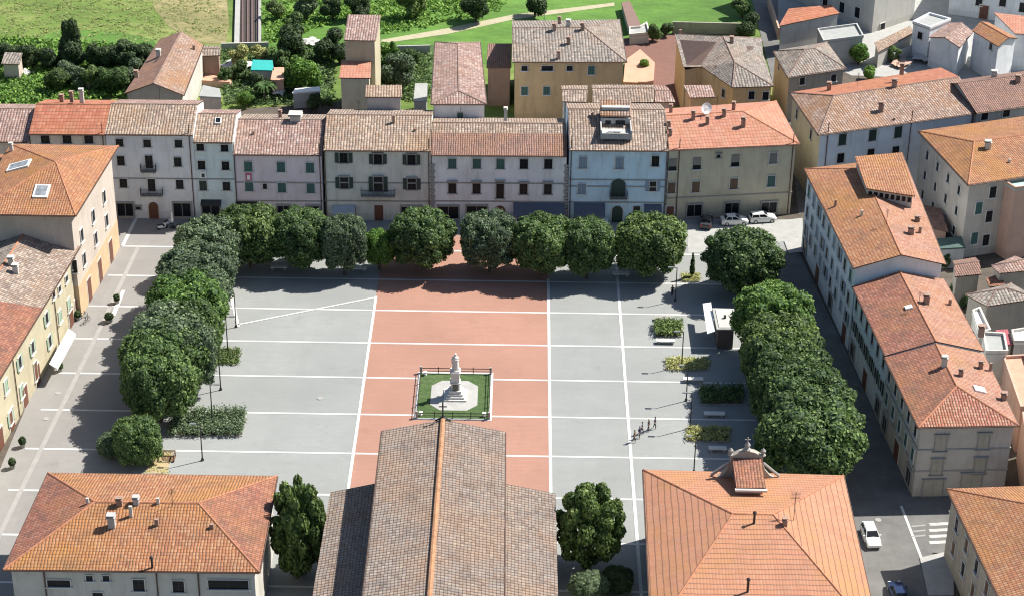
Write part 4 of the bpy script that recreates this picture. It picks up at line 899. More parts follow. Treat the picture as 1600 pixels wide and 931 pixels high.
rp = block('garden_ramp', 'white edged brown ramp running down from the meadow behind the ochre villa', ((983, 45), (1001, 42), (983, 4), (972, 6)), 1.2, flat('brown_ramp', (.19, .12, .1), .9), cat='ramp', wallm='chalk')
rp2 = block('garden_steps', 'pale curved terrace wall at the foot of the white edged ramp', ((984, 58), (1014, 55), (1010, 40), (1000, 46), (984, 47)), 1.5, m_conc, cat='terrace', wallm='chalk')
pt = block('patio', 'salmon tiled patio beside the ochre villa', ((975, 130), (1020, 132), (1022, 100), (1000, 80), (978, 96)), 1.0, m_tg, cat='patio', wallm='salmon')
# low garden walls
def gwall(label, a, b_, h, mat, w_=.3, name='garden_wall', cat='wall'):
    a, b_ = P(*a), P(*b_); c = (a+b_)/2; d = b_-a; mb = MB(); mb.box((0, 0, h/2), (d.length, w_, h))
    return tag(mb.build(name, mat, None, c, math.atan2(d.y, d.x)), label, cat)
gwall('stone wall along the near side of the back lane', (1216, 62), (1200, 10), 2.2, WM['salmon'])
gwall('pale wall between the gardens and the meadow, left of the tower house', (346, 78), (420, 76), 1.2, WM['chalk'])
gwall('dark wall behind the long white house', (600, 86), (672, 84), 1.6, WM['grey'])
gwall('grey yard wall under the pale pink grey roof at the top right', (1395, 100), (1440, 80), 2.0, WM['grey'])
gwall('dark boundary wall behind the faceted roof villa', (1050, 52), (1180, 55), 2.2, WM['stone'])

# ------------------------------------------------------------ vegetation
def folmat(name, a, b_, c_):
    m, t, bs = newmat(name); g = G(t); bs.inputs['Roughness'].default_value = .75
    at = g.n('ShaderNodeAttribute'); at.attribute_name = 'tint'
    oi = g.n('ShaderNodeObjectInfo').outputs['Random']
    f = g.math('ADD', at.outputs['Fac'], g.math('MULTIPLY', g.math('SUBTRACT', oi, .5), .25))
    g.l(g.ramp(f, [(.1, a), (.5, b_), (.95, c_)]), bs.inputs['Base Color'])
    bs.inputs['Subsurface Weight'].default_value = 0
    tr = g.n('ShaderNodeBsdfTranslucent'); g.l(g.ramp(f, [(.1, sc(a, 1.3)), (.9, sc(c_, 1.3))]), tr.inputs[0])
    mx = g.n('ShaderNodeMixShader'); mx.inputs[0].default_value = .25; out = t.nodes['Material Output']
    g.l(bs.outputs[0], mx.inputs[1]); g.l(tr.outputs[0], mx.inputs[2]); g.l(mx.outputs[0], out.inputs[0]); return m
FM = dict(mid=folmat('foliage_holm_oak', (0.025, 0.056, 0.016), (0.076, 0.136, 0.038), (0.185, 0.278, 0.081)),
          grey=folmat('foliage_grey_green', (0.037, 0.064, 0.034), (0.105, 0.158, 0.076), (0.246, 0.320, 0.167)),
          bright=folmat('foliage_bright', (0.044, 0.105, 0.016), (0.123, 0.253, 0.037), (0.259, 0.419, 0.068)),
          bright2=folmat('foliage_fresh', (0.029, 0.072, 0.016), (0.093, 0.179, 0.037), (0.209, 0.333, 0.074)),
          dark=folmat('foliage_dark', (0.020, 0.039, 0.013), (0.049, 0.086, 0.029), (0.111, 0.172, 0.056)),
          olive=folmat('foliage_olive', (0.031, 0.064, 0.016), (0.105, 0.167, 0.041), (0.259, 0.345, 0.099)),
          yellowgreen=folmat('grass_blades', (0.111, 0.160, 0.037), (0.209, 0.259, 0.074), (0.370, 0.370, 0.148)),
          yellow=folmat('foliage_yellow', (0.197, 0.209, 0.062), (0.370, 0.382, 0.136), (0.567, 0.567, 0.246)))
def leafcloud(name, rng, n, leaf, blobs, mat, core=True, square=False):
    """n leaf-sized faces spread in the shell of several lobes, on top of a darker broken core"""
    bl = np.array(blobs); wts = bl[:, 3]*bl[:, 4]; wts = wts/wts.sum()
    idx = rng.choice(len(bl), n, p=wts); d = rng.normal(size=(n, 3)); d /= np.linalg.norm(d, axis=1)[:, None]
    rr = .80+.24*rng.random(n)**.8; rr -= .12*(rng.random(n) < .3)
    Cc = bl[idx, :3]+d*bl[idx, 3:6]*rr[:, None]
    def sq(q):
        if not square: return q
        L_ = np.linalg.norm(q*np.array([1, 1, 1.25]), axis=1)[:, None]+1e-6; u_ = np.abs(q*np.array([1, 1, 1.25])/L_); k_ = (u_**3.6).sum(1)**(-1/3.6)
        return q*(1+(k_[:, None]-1)*np.clip(L_*1.2, 0, 1)*.75)
    # keep points that are not buried deep in another lobe
    keep = np.ones(n, bool)
    for b_ in bl:
        q = (Cc-b_[:3])/b_[3:6]; keep &= (np.linalg.norm(q, axis=1) > .74)
    Cc, d = sq(Cc[keep]), d[keep]; n = len(Cc)
    nn = d*1.1+rng.normal(size=(n, 3))*.62; nn /= np.linalg.norm(nn, axis=1)[:, None]
    t = np.cross(nn, rng.normal(size=(n, 3))); t /= np.linalg.norm(t, axis=1)[:, None]; s = np.cross(nn, t)
    L = leaf*(.6+.8*rng.random(n))[:, None]; Wd = L*.62
    V = np.stack([Cc-t*L, Cc-s*Wd+nn*L*.15, Cc+t*L, Cc+s*Wd+nn*L*.15], 1).reshape(-1, 3)
    cl = np.sin(Cc[:, 0]*1.9+3*rng.random())*np.sin(Cc[:, 1]*2.1)*np.sin(Cc[:, 2]*2.3+1)
    tint = np.clip(.52+.2*cl+rng.normal(size=n)*.2, 0, 1)
    nq = n; F = np.arange(4*n).reshape(-1, 4)
    me = bpy.data.meshes.new(name)
    CV = []; CF = []
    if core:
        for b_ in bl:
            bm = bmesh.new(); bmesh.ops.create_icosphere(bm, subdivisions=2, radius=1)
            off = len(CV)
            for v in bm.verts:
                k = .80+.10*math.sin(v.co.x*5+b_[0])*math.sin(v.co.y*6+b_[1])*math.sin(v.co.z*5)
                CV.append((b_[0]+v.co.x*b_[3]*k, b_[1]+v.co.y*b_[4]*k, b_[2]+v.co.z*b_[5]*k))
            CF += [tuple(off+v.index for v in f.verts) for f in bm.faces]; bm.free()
    allV = np.concatenate([V, sq(np.array(CV).reshape(-1, 3))]) if CV else V
    nc = len(CF)
    me.vertices.add(len(allV)); me.vertices.foreach_set('co', allV.ravel())
    me.loops.add(4*n+3*nc); li = np.concatenate([F.ravel(), (np.array(CF)+4*n).ravel()]) if nc else F.ravel()
    me.loops.foreach_set('vertex_index', li.astype(np.int32))
    me.polygons.add(n+nc); me.polygons.foreach_set('loop_start', np.concatenate([np.arange(n)*4, 4*n+np.arange(nc)*3]).astype(np.int32))
    me.polygons.foreach_set('loop_total', np.concatenate([np.full(n, 4), np.full(nc, 3)]).astype(np.int32))
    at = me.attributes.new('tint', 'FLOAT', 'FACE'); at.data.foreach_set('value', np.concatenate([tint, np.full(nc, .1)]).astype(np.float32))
    me.materials.append(mat); me.update(calc_edges=True); me.validate(); return me
rng = np.random.default_rng(7)
def round_blobs(rng, k=13, rz=.78, s0=.2):
    """unit crown, radius 1: many small lobes on a broad flattened core"""
    B_ = [(0, 0, 0, .86, .86, .84*rz), (.12, .1, .12*rz, .7, .72, .7*rz), (-.15, -.08, -.05*rz, .72, .68, .68*rz)]
    for i in range(k):
        a = 2*math.pi*i*.618+rng.random()*.6; el = math.asin(-.75+1.7*((i+.5)/k))
        s = s0+.12*rng.random(); r = 1.0-s*(1.0+.25*rng.random())
        B_.append((r*math.cos(a)*math.cos(el), r*math.sin(a)*math.cos(el), r*math.sin(el)*rz, s, s*(.8+.4*rng.random()), s*.8))
    return B_
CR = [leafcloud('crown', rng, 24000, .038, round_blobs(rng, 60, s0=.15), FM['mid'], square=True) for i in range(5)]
def wild_blobs(rng):
    B_ = []
    for i in range(9):
        a = rng.random()*6.28; q = .15+.5*rng.random(); s = .26+.26*rng.random()
        B_.append((q*math.cos(a), q*math.sin(a), -.5+1.1*rng.random(), s, s*(.7+.5*rng.random()), s*(.8+.5*rng.random())))
    return B_+[(0, 0, -.2, .6, .55, .6)]
CRB = [leafcloud('crown', rng, 4600, .072, wild_blobs(rng), FM['mid']) for i in range(7)]
CRL = [leafcloud('crown', rng, 13000, .052, [(0, 0, -.1, .6, .6, .7), (.1, .05, .4, .38, .38, .42)]+[(q[0]*.92, q[1]*.92, q[2], q[3]*.85, q[4]*.85, q[5]) for q in round_blobs(rng, 40, 1.0, .15)[3:]], FM['mid'], core=False) for i in range(2)]
def limbs(seed, r, zc, hz):
    rr = random.Random(seed); mb = MB(); mb.tube((0, 0, -.1), (0, 0, zc-hz*.5), .24, .17, 8)
    for i in range(5):
        a = 2*math.pi*i/5+rr.random(); mb.tube((0, 0, zc-hz*.65), (math.cos(a)*r*.55, math.sin(a)*r*.55, zc+hz*.1), .12, .05, 5)
    return mb
NT = 0
def tree(label, u, v, wpx, zc=None, rz=None, mat='mid', name='tree', cat='tree', group=None, small=False, ry=None, tall=1.0, loose=False):
    """crown centre at photo pixel (u,v); the crown is wpx photo pixels wide"""
    global NT; NT += 1
    g0 = P(u, v, zc if zc else 3.0); dist = (g0-Vector(EYE)).length; r = wpx/2*dist/FPX*1.0
    if zc is None: zc = r*1.05; g0 = P(u, v, zc)
    rz = rz or r*.8
    root = empty(name, label, cat, (g0.x, g0.y, 0), 0, group)
    mb = limbs(NT, r, zc, rz); mb.build('trunk', m_trunk, root)
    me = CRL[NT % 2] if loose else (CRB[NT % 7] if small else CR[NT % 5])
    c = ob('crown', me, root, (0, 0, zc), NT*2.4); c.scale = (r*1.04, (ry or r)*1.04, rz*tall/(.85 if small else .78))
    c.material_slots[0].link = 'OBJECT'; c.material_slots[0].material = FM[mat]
    return root
TG = 'clipped round trees around the square'
for lab, u, v, wp_, m in [
    ('grey green clipped tree at the far left corner of the square', 328, 385, 98, 'grey'),
    ('clipped tree with light green top, second from the left in the far row', 388, 366, 100, 'olive'),
    ('dark clipped tree, third from the left in the far row', 470, 370, 92, 'mid'),
    ('thin greyish tree between the third tree and the small bright one in the far row', 537, 378, 72, 'grey'),
    ('even round green tree standing alone left of the gap in the far row', 660, 371, 98, 'mid'),
    ('dull green round tree right of the gap in front of the cream house', 765, 374, 94, 'grey'),
    ('clipped tree whose crown merges with its right neighbour, in front of the dark awning', 848, 379, 96, 'mid'),
    ('smaller clipped tree squeezed between two bigger ones in front of the blue house', 918, 384, 86, 'mid'),
    ('large light topped clipped tree at the right end of the far row', 1015, 380, 110, 'olive'),
    ('big separate round tree beside the upper road, right of the far row', 1162, 405, 118, 'mid'),
    ('grey green crown at the top of the left row', 308, 432, 122, 'grey'),
    ('bright green crown, second from the top of the left row', 293, 480, 126, 'bright2'),
    ('broad grey green crown in the middle of the left row', 271, 530, 138, 'grey'),
    ('dark green crown at the lower end of the left row', 247, 596, 116, 'mid'),
    ('green crown partly hidden on the inner side of the left row', 306, 520, 84, 'mid'),
    ('crown behind the kiosk, top of the right row', 1208, 498, 124, 'bright2'),
    ('light green crown below the kiosk, second of the right row', 1218, 548, 134, 'olive'),
    ('green crown in the middle of the right row', 1238, 592, 124, 'mid'),
    ('very large crown near the lower end of the right row', 1262, 640, 160, 'mid'),
    ('largest dark crown at the lower end of the right row', 1266, 684, 168, 'mid')]:
    hi = u > 1200; lo = u < 320 and v > 420; g = tree(lab, u, v, wp_*(.94 if hi else .95 if lo else 1.03 if u < 600 else .99), 6.5 if hi else (5.8 if lo else 5.2), 4.6 if hi else (4.5 if lo else 4.0), m, group=TG)
for lab, u, v, wp_, m in [('grey crown joining the top two crowns of the left row', 302, 456, 112, 'grey'), ('green crown filling the left row above the dark lower end', 258, 562, 128, 'mid'),
    ('crown on the inner side of the left row, beside the small lawn bed', 292, 552, 92, 'grey'), ('green crown between the kiosk and the middle of the right row', 1226, 570, 122, 'mid'), ('mid green crown joining the middle and the large crowns of the right row', 1240, 618, 130, 'mid')]:
    tree(lab, u, v, wp_, 6.2 if u > 1200 else 5.4, 4.6, m, group=TG)
tree('small bright green tree between the thin tree and the round tree of the far row', 592, 386, 52, 3.6, 2.6, 'bright', group=TG)
tree('dark green bushy tree below the left row next to the hedge bed', 214, 688, 74, 3.0, 3.0, 'mid', cat='tree')
tree('grey leaved bushy tree beside the dark green one in the tree shade', 176, 694, 46, 1.5, 1.4, 'grey', name='shrub', cat='shrub')
tree('tall dark tree between the hall building and the church', 466, 828, 100, 6.0, 5.6, 'olive', loose=True)
tree('tall dark tree with brown tinged leaves right of the church', 922, 822, 122, 5.5, 4.6, 'olive', loose=True)
tree('low grey green shrub at the foot of the tall tree right of the church', 920, 915, 60, 1.8, 1.4, 'grey', name='shrub', cat='shrub')
tree('dark small shrub under the tall tree beside the town hall', 965, 905, 50, 1.5, 1.3, 'dark', name='shrub', cat='shrub')
# gardens and hedgerow behind
GB = 'garden trees behind the terrace'
for lab, u, v, wp_, m in [
    ('round yellow green garden tree beside the teal tarp shed', 470, 113, 60, 'bright'), ('dark garden tree left of the tower house', 455, 62, 58, 'dark'), ('tall dark tree against the tower house wall', 512, 68, 50, 'dark'),
    ('cream flowering shrub beside the railway', 405, 82, 30, 'yellow'), ('cream flowering shrub beside the farmhouse', 372, 86, 34, 'yellow'), ('dark round tree behind the pink terrace house', 490, 160, 32, 'dark'),
    ('silvery round tree right of the tower house', 626, 112, 66, 'grey'), ('light green bush behind the silvery tree', 608, 82, 40, 'bright'), ('green shrub at the foot of the long white house', 645, 90, 30, 'mid'),
    ('bright green tree by the walled terrace at the top right', 1343, 82, 38, 'bright'), ('small green bush below the bright green tree', 1357, 112, 26, 'bright'), ('small tree on the patio of the ochre villa', 1009, 102, 22, 'bright'),
    ('shrub beside the white edged ramp', 1020, 50, 30, 'mid'), ('shrub behind the garden wall of the faceted villa', 1040, 45, 24, 'dark'), ('green garden bush left of the round yellow green tree', 440, 90, 34, 'mid'),
    ('green bush beside the pale garden wall', 350, 118, 26, 'mid'), ('dark bush in the middle of the gardens', 410, 132, 36, 'dark'), ('light bush behind the mint house', 385, 152, 30, 'bright'), ('bush by the yard wall at the top right', 1395, 85, 26, 'mid'),
    ('dark bush in the shaded yard beside the dark green tarpaulin', 1478, 405, 26, 'dark'), ('green bush in the yard below the dark green tarpaulin', 1492, 452, 24, 'mid'), ('dark bush under the small brown roofed yard house', 1512, 470, 24, 'dark'),
    ('dark tree behind the tower house', 530, 82, 34, 'dark'), ('dark hanging bush beside the back lane', 1168, 40, 40, 'dark'), ('green bush by the back lane wall', 1160, 10, 36, 'mid'), ('bush beside the teal tarp shed', 372, 108, 30, 'mid')]:
    tree(lab, u, v, wp_, None, None, m, small=True, group=GB)
rr = random.Random(3)
HG = 'hedgerow trees between the meadow and the gardens at upper left'
hl = [('dark conical tree rising above the hedgerow', 108, 68, 46, 'dark')]
for i in range(11): hl.append(('hedgerow tree number like its neighbours', 8+i*23+rr.uniform(-4, 4), 84+rr.uniform(-5, 5)+(i > 7)*4, 38+rr.uniform(-4, 8), 'dark'))
for i in range(7): hl.append(('x', 88+i*19+rr.uniform(-4, 4), 122+rr.uniform(-8, 6)-i*1.2, 36+rr.uniform(-3, 8), rr.choice(['mid', 'olive', 'grey'])))
ORD = ['first', 'second', 'third', 'fourth', 'fifth', 'sixth', 'seventh', 'eighth', 'ninth', 'tenth', 'eleventh']
BL_ = ['dark leafy tree, %s from the left in the hedgerow line along the meadow' % q for q in ORD]
FL_ = ['bushy green tree, %s from the left in the lower hedgerow line beside the farmhouse' % q for q in ORD]
ML_ = ['meadow tree along the top edge, %s to the right of the railway track' % q for q in ORD]
for i, (lab, u, v, w_, m) in enumerate(hl):
    if i == 0: tree(lab, u, v, w_, 4.2, 4.0, m, small=True, group=HG)
    elif i <= 11: tree(BL_[i-1], u, v, w_, None, None, m, small=True, group='dark trees of the back hedgerow line')
    else: tree(FL_[i-12], u, v, w_, None, None, m, small=True, group='green trees of the front hedgerow line')
for i, (u, v, w_, m) in enumerate(sorted([(478, 8, 46, 'grey'), (520, 12, 38, 'dark'), (560, 8, 44, 'dark'), (648, 6, 46, 'olive'), (744, 10, 48, 'dark'), (836, 3, 46, 'dark'), (432, 14, 34, 'olive'), (457, 36, 34, 'mid')])):
    tree(ML_[i], u, v, w_, None, None, m, small=True, group='trees in the meadow along the top edge')
def tarp(label, u, v, w_, d, h, mat, seed):
    rr_ = random.Random(seed); n = 7; V = []; F = []
    for i in range(n):
        for j in range(n): V.append(((i/(n-1)-.5)*w_, (j/(n-1)-.5)*d, h*(.6+.6*rr_.random())*(1-.5*abs(i/(n-1)-.5))))
    k = len(V); V += [(x, y, z-.08) for x, y, z in V]
    for i in range(n-1):
        for j in range(n-1): a = i*n+j; F += [(a, a+n, a+n+1, a+1), (k+a+1, k+a+n+1, k+a+n, k+a)]
    tag(ob('tarpaulin', mesh('tarpaulin', V, F, mat), None, P(u, v), seed), label, 'tarpaulin')
m_tp = flat('grey_white_sheet', (.52, .51, .48), .7)
tarp('rumpled grey white sheet over garden rows left of the teal tarp roof', 372, 106, 4.6, 5.0, .9, m_tp, 1); tarp('pale sheet in the deep shade beside the tall dark trees', 484, 72, 3, 3.4, 1.2, m_tp, 2)
tarp('white sheet beside the palm', 436, 150, 1.8, 2.2, 1, m_tp, 3); tarp('small white sheet on the lawn near the far left shed', 42, 117, 1.6, 2.4, .8, m_white, 4); tarp('pale sheet at the foot of the silvery tree', 624, 132, 2.2, 1.4, .6, m_tp, 5)
tarp('white sheets and clutter in the yard right of the bright green tree', 1440, 96, 3.2, 3, 1.0, m_tp, 6); tarp('pale pink cover in the yard before the long red backed roof', 1408, 103, 3.4, 2.2, .8, WM['salmon'], 7); tarp('dark cover under the pale pink grey roofed house', 1478, 92, 3.6, 2, 1.2, m_dkawn, 8)
for b_, us in ((b2, (165, 299)), (b4, (367, 500)), (b5, (508, 670)), (b7, (892, 1041)), (b8, (1060, 1236)), (b10, (1292, 1420))):
    for uu in us:
        hit = wallhit(b_, uu, 262 if b_ is not b10 else 222)
        if hit: mb = MB(); mb.tube((0, 0, 0), (0, 0, b_.top-.5), .075); q = hit[1]-b_.O+Vector((hit[2].x, hit[2].y, 0))*.12; mb.build('rain_pipe', m_gutter, b_.root, (q.x, q.y, .05))
for b_, u, v in ((b1, 140, 152), (b2, 250, 158), (b4, 480, 184), (b6, 720, 188), (b8, 1120, 172), (b10, 1340, 135), (f4, 850, 46), (bfl, 270, 790), (b5, 560, 178), (br1, 1385, 350), (br2, 1435, 480)):
    t, p, nn = roofhit(b_, u, v); mb = MB(); mb.tube((0, 0, -.2), (0, 0, 2.2), .03, n=5)
    for i in range(4): mb.tube((-.4, 0, 2.15-i*.16), (.4, 0, 2.15-i*.16), .018, n=4)
    mb.build('antenna', m_metal, b_.roof, p-b_.O, u*.7)
for i, (lab, u, v) in enumerate((('round iron manhole cover in the left street near the second door of the yellow building', 91, 614), ('round iron manhole cover on the pale strip of the left street', 72, 654), ('round iron manhole cover in the street behind the white car', 1372, 812), ('round iron manhole cover in the paving left of the statue lawn', 500, 622))):
    mb = MB(); mb.lathe((0, 0, .02), [(.38, 0), (.38, .035), (.3, .045)], 14); tag(mb.build('manhole_cover', m_dstone, None, P(u, v)), lab, 'manhole cover')
for b_, u, v, cl, hh in ((b3, 317.5, 273, m_white, 1.0), (b4, 388.5, 276, flat('pink_banner', (.5, .12, .2), .8), 1.2)):
    hit = wallhit(b_, u, v); q = hit[1]-b_.O+Vector((hit[2].x, hit[2].y, 0))*.12; mb = MB(); mb.box((0, 0, 0), (.9, .05, hh)); bn = mb.build('banner', cl, b_.root, q); mb = MB(); mb.box((0, -.04, -.1), (.45, .03, hh*.6)); mb.build('banner_panel', m_dkgreen if cl is m_white else m_white, bn)
# palm-like bush
pr = empty('palm', 'small green palm with drooping fronds behind the terrace gardens', 'palm', P(414, 158))
mb = MB(); mb.tube((0, 0, 0), (0, 0, 2.2), .2, .16); mb.build('trunk', m_trunk, pr)
mb = MB()
for i in range(16):
    a = i*2.4; p0 = Vector((0, 0, 2.2)); 
    for s in range(4):
        p1 = Vector((math.cos(a)*(s+1)*.55, math.sin(a)*(s+1)*.55, 2.2+.9*math.sin((s+1)*.75))); sd_ = Vector((-math.sin(a), math.cos(a), 0))*(.26-.05*s)
        mb.add([p0-sd_, p0+sd_, p1+sd_, p1-sd_], [(0, 1, 2, 3)]); p0 = p1
mb.build('crown', FM['bright'], pr)
# field shrubs and tufts
def tufts(name, px, n, size, mat, z=-.05, seed=1, h=.5, up=.5):
    r = np.random.default_rng(seed); poly = [Vector(P(*q)[:2]) for q in px]; xs = [p.x for p in poly]; ys = [p.y for p in poly]; V = []; F = []; T = []
    k = 0
    while k < n:
        p = Vector((r.uniform(min(xs), max(xs)), r.uniform(min(ys), max(ys))))
        if not inpoly(p, poly): continue
        k += 1
        hh = h*r.uniform(.5, 1.2)
        for j in range(7):
            s = size*r.uniform(.35, .8); q = Vector((p.x+r.normal()*size*.45, p.y+r.normal()*size*.45, z+hh*r.uniform(.25, 1))); nn = Vector((r.normal(), r.normal(), abs(r.normal())+up)).normalized()
            a = nn.orthogonal().normalized(); b_ = nn.cross(a); t = r.uniform(0, 6.28); a2 = a*math.cos(t)+b_*math.sin(t); b2 = nn.cross(a2); i0 = len(V)
            V += [q-a2*s*.5, q-b2*s*.32, q+a2*s*.5, q+b2*s*.32]; F.append((i0, i0+1, i0+2, i0+3)); T.append(min(1, max(0, .5+r.normal()*.28)))
    me = mesh(name, V, F, mat); at = me.attributes.new('tint', 'FLOAT', 'FACE'); at.data.foreach_set('value', T); return me
def stuff(name, label, me, cat='plants'): return tag(ob(name, me), label, cat, kind='stuff')
stuff('tall_grass', 'rough tall grass and scrub in the meadow above the tower house', tufts('tall_grass', [(415, -20), (790, -20), (790, 15), (600, 55), (540, 30), (415, 70)], 1500, 1.0, FM['bright'], seed=2, h=.6))
stuff('meadow_grass', 'clumps of long grass in the meadow left of the railway', tufts('meadow_grass', [(-20, -20), (358, -20), (352, 60), (250, 64), (-20, 62)], 1100, .7, FM['yellowgreen'], z=-.13, seed=9, h=.14, up=3))
stuff('weeds', 'green weeds and undergrowth between the hedgerow lines', tufts('weeds', [(0, 60), (240, 75), (215, 135), (190, 150), (0, 165)], 2600, 1.0, FM['bright'], seed=3, h=.7))
stuff('garden_plants', 'garden plants and undergrowth behind the terrace', tufts('garden_plants', [(345, 78), (525, 78), (520, 165), (350, 165)], 1300, .8, FM['mid'], seed=4, h=.7))
stuff('yard_weeds', 'undergrowth around the silvery tree', tufts('yard_weeds', [(592, 72), (676, 86), (670, 160), (596, 155)], 700, .8, FM['mid'], seed=5, h=.6))

# ------------------------------------------------------------ statue and its garden
gcx, gcy = P(708, 618)[0], P(708, 618)[1]
g1, g2_, g3, g4 = P(657, 583), P(763, 583), P(764, 653), P(651, 653)
gw = (g3.x-g4.x); gh = (g1.y-g4.y); gx = (g3.x+g4.x)/2; gy = (g1.y+g4.y)/2
print('garden', gw, gh, gx, gy)
sheet('white_kerb', [(gx-gw/2-.35, gy-gh/2-.35), (gx+gw/2+.35, gy-gh/2-.35), (gx+gw/2+.35, gy+gh/2+.35), (gx-gw/2-.35, gy+gh/2+.35)], .06, m_line)
sheet('statue_lawn', [(gx-gw/2, gy-gh/2), (gx+gw/2, gy-gh/2), (gx+gw/2, gy+gh/2), (gx-gw/2, gy+gh/2)], .075, m_lawn)
ox, oy, cut = gw*.33, gh*.33, 1.3
sheet('octagonal_paving', [(gx-ox+cut, gy-oy), (gx+ox-cut, gy-oy), (gx+ox, gy-oy+cut), (gx+ox, gy+oy-cut), (gx+ox-cut, gy+oy), (gx-ox+cut, gy+oy), (gx-ox, gy+oy-cut), (gx-ox, gy-oy+cut)], .09, m_side)
fr_ = empty('railing', 'low dark iron railing with corner posts around the statue lawn', 'railing', (gx, gy, .06))
cs = [(-gw/2, -gh/2), (gw/2, -gh/2), (gw/2, gh/2), (-gw/2, gh/2)]
for i in range(4):
    a, c_ = cs[i], cs[(i+1) % 4]; n = 4
    mb = MB(); mb.tube((*a, .75), (*c_, .75), .055); mb.tube((*a, .35), (*c_, .35), .045); mb.build('rail', m_metal, fr_)
    for k in range(n):
        x, y = a[0]+(c_[0]-a[0])*k/n, a[1]+(c_[1]-a[1])*k/n
        mb = MB(); mb.box((x, y, .5), (.28, .28, 1.0) if k == 0 else (.1, .1, .9)); mb.build('post', m_metal if k else m_dstone, fr_)
for i, (x, y) in enumerate([(-gw/2+.6, gh/2-.5), (gw/2-.6, -gh/2+.6), (-gw/2+.5, -gh/2+.6)]):
    mb = MB(); mb.lathe((0, 0, 0), [(.18, 0), (.2, .1), (.13, .25), (.26, .45), (.27, .5)], 8); o = mb.build('flower_urn', m_white, None, (gx+x, gy+y, .08)); tag(o, 'small pale urn in the %s corner of the statue lawn' % ('far left', 'near right', 'near left')[i], 'urn', 'urns on the statue lawn')
st = empty('statue', 'white marble statue of a robed standing figure on a tall stepped pedestal', 'statue', (gx+.15, gy-.1, .09))
mb = MB()
for i, (s, z0, z1) in enumerate([(2.9, 0, .2), (2.4, .2, .45), (1.95, .45, .75)]):
    mb.box((0, 0, (z0+z1)/2), (s, s, z1-z0))
mb.build('steps', m_marble, st)
mb = MB(); mb.box((0, 0, .95), (1.6, 1.6, .4)); mb.box((0, 0, 2.3), (1.15, 1.15, 2.4), top=(.86, .86)); mb.box((0, 0, 2.15), (1.32, 1.32, .12)); mb.box((0, 0, 3.6), (1.35, 1.35, .22)); mb.box((0, 0, 3.8), (1.1, 1.1, .2)); mb.build('pedestal', m_marble, st)
for s in (-1, 1):
    mb = MB(); mb.box((0, s*.62, 1.5), (.7, .14, .9), top=(.9, 1)); mb.build('relief', flat('weathered_bronze', (.12, .13, .11), .5, .5), st)
def skin_fig(name, nodes, edges, mat, parent=None, loc=(0, 0, 0), rotz=0, lv=1):
    me = bpy.data.meshes.new(name); me.from_pydata([n_[0] for n_ in nodes], edges, []); me.update()
    o = bpy.data.objects.new(name, me); C.objects.link(o)
    md = o.modifiers.new('skin', 'SKIN'); md.use_smooth_shade = True
    for i, n_ in enumerate(nodes): me.skin_vertices[0].data[i].radius = n_[1] if isinstance(n_[1], tuple) else (n_[1], n_[1])
    me.skin_vertices[0].data[0].use_root = True
    sb = o.modifiers.new('sub', 'SUBSURF'); sb.levels = lv; sb.render_levels = lv
    dg = bpy.context.evaluated_depsgraph_get(); m2 = bpy.data.meshes.new_from_object(o.evaluated_get(dg)); m2.name = name
    bpy.data.objects.remove(o); m2.materials.clear(); m2.materials.append(mat)
    return ob(name, m2, parent, loc, rotz)
# figure: robe, torso, folded arm, head
robe = MB(); robe.lathe((0, 0, 0), [(.48, 0), (.44, .3), (.38, .9), (.34, 1.3), (.40, 1.65), (.38, 1.85), (.16, 1.98)], 14)
for i, v_ in enumerate(robe.V):
    a = math.atan2(v_.y, v_.x); k = 1+.09*math.sin(a*7+v_.z*2)*(1 if v_.z < 1.5 else .3); v_.x *= k*1.02; v_.y *= k*.85
rb_ = robe.build('robe', m_marble, st, (0, 0, 3.9), 0, True)
nodes = [((0, 0, 1.2), .25), ((0, 0, 1.7), .26), ((0, 0, 1.93), .12), ((0, -.03, 2.08), .14), ((0, -.04, 2.24), .12), ((.33, 0, 1.8), .11), ((.44, -.12, 1.45), .09), ((.2, -.36, 1.5), .07), ((.08, -.4, 1.55), .05), ((-.33, 0, 1.8), .11), ((-.46, -.05, 1.45), .09), ((-.42, -.2, 1.1), .07), ((-.4, -.24, .98), .05)]
skin_fig('body', nodes, [(0, 1), (1, 2), (2, 3), (3, 4), (1, 5), (5, 6), (6, 7), (7, 8), (1, 9), (9, 10), (10, 11), (11, 12)], m_marble, st, (0, 0, 3.9), 0, 2)
mb = MB(); mb.lathe((0, -.02, 2.12), [(.15, 0), (.17, .08), (.15, .2), (.05, .27)], 10); mb.build('cap', m_marble, st, (0, 0, 3.9))
mb = MB(); mb.box((.1, -.42, 1.5), (.26, .1, .34)); mb.build('book', m_marble, st, (0, 0, 3.9))

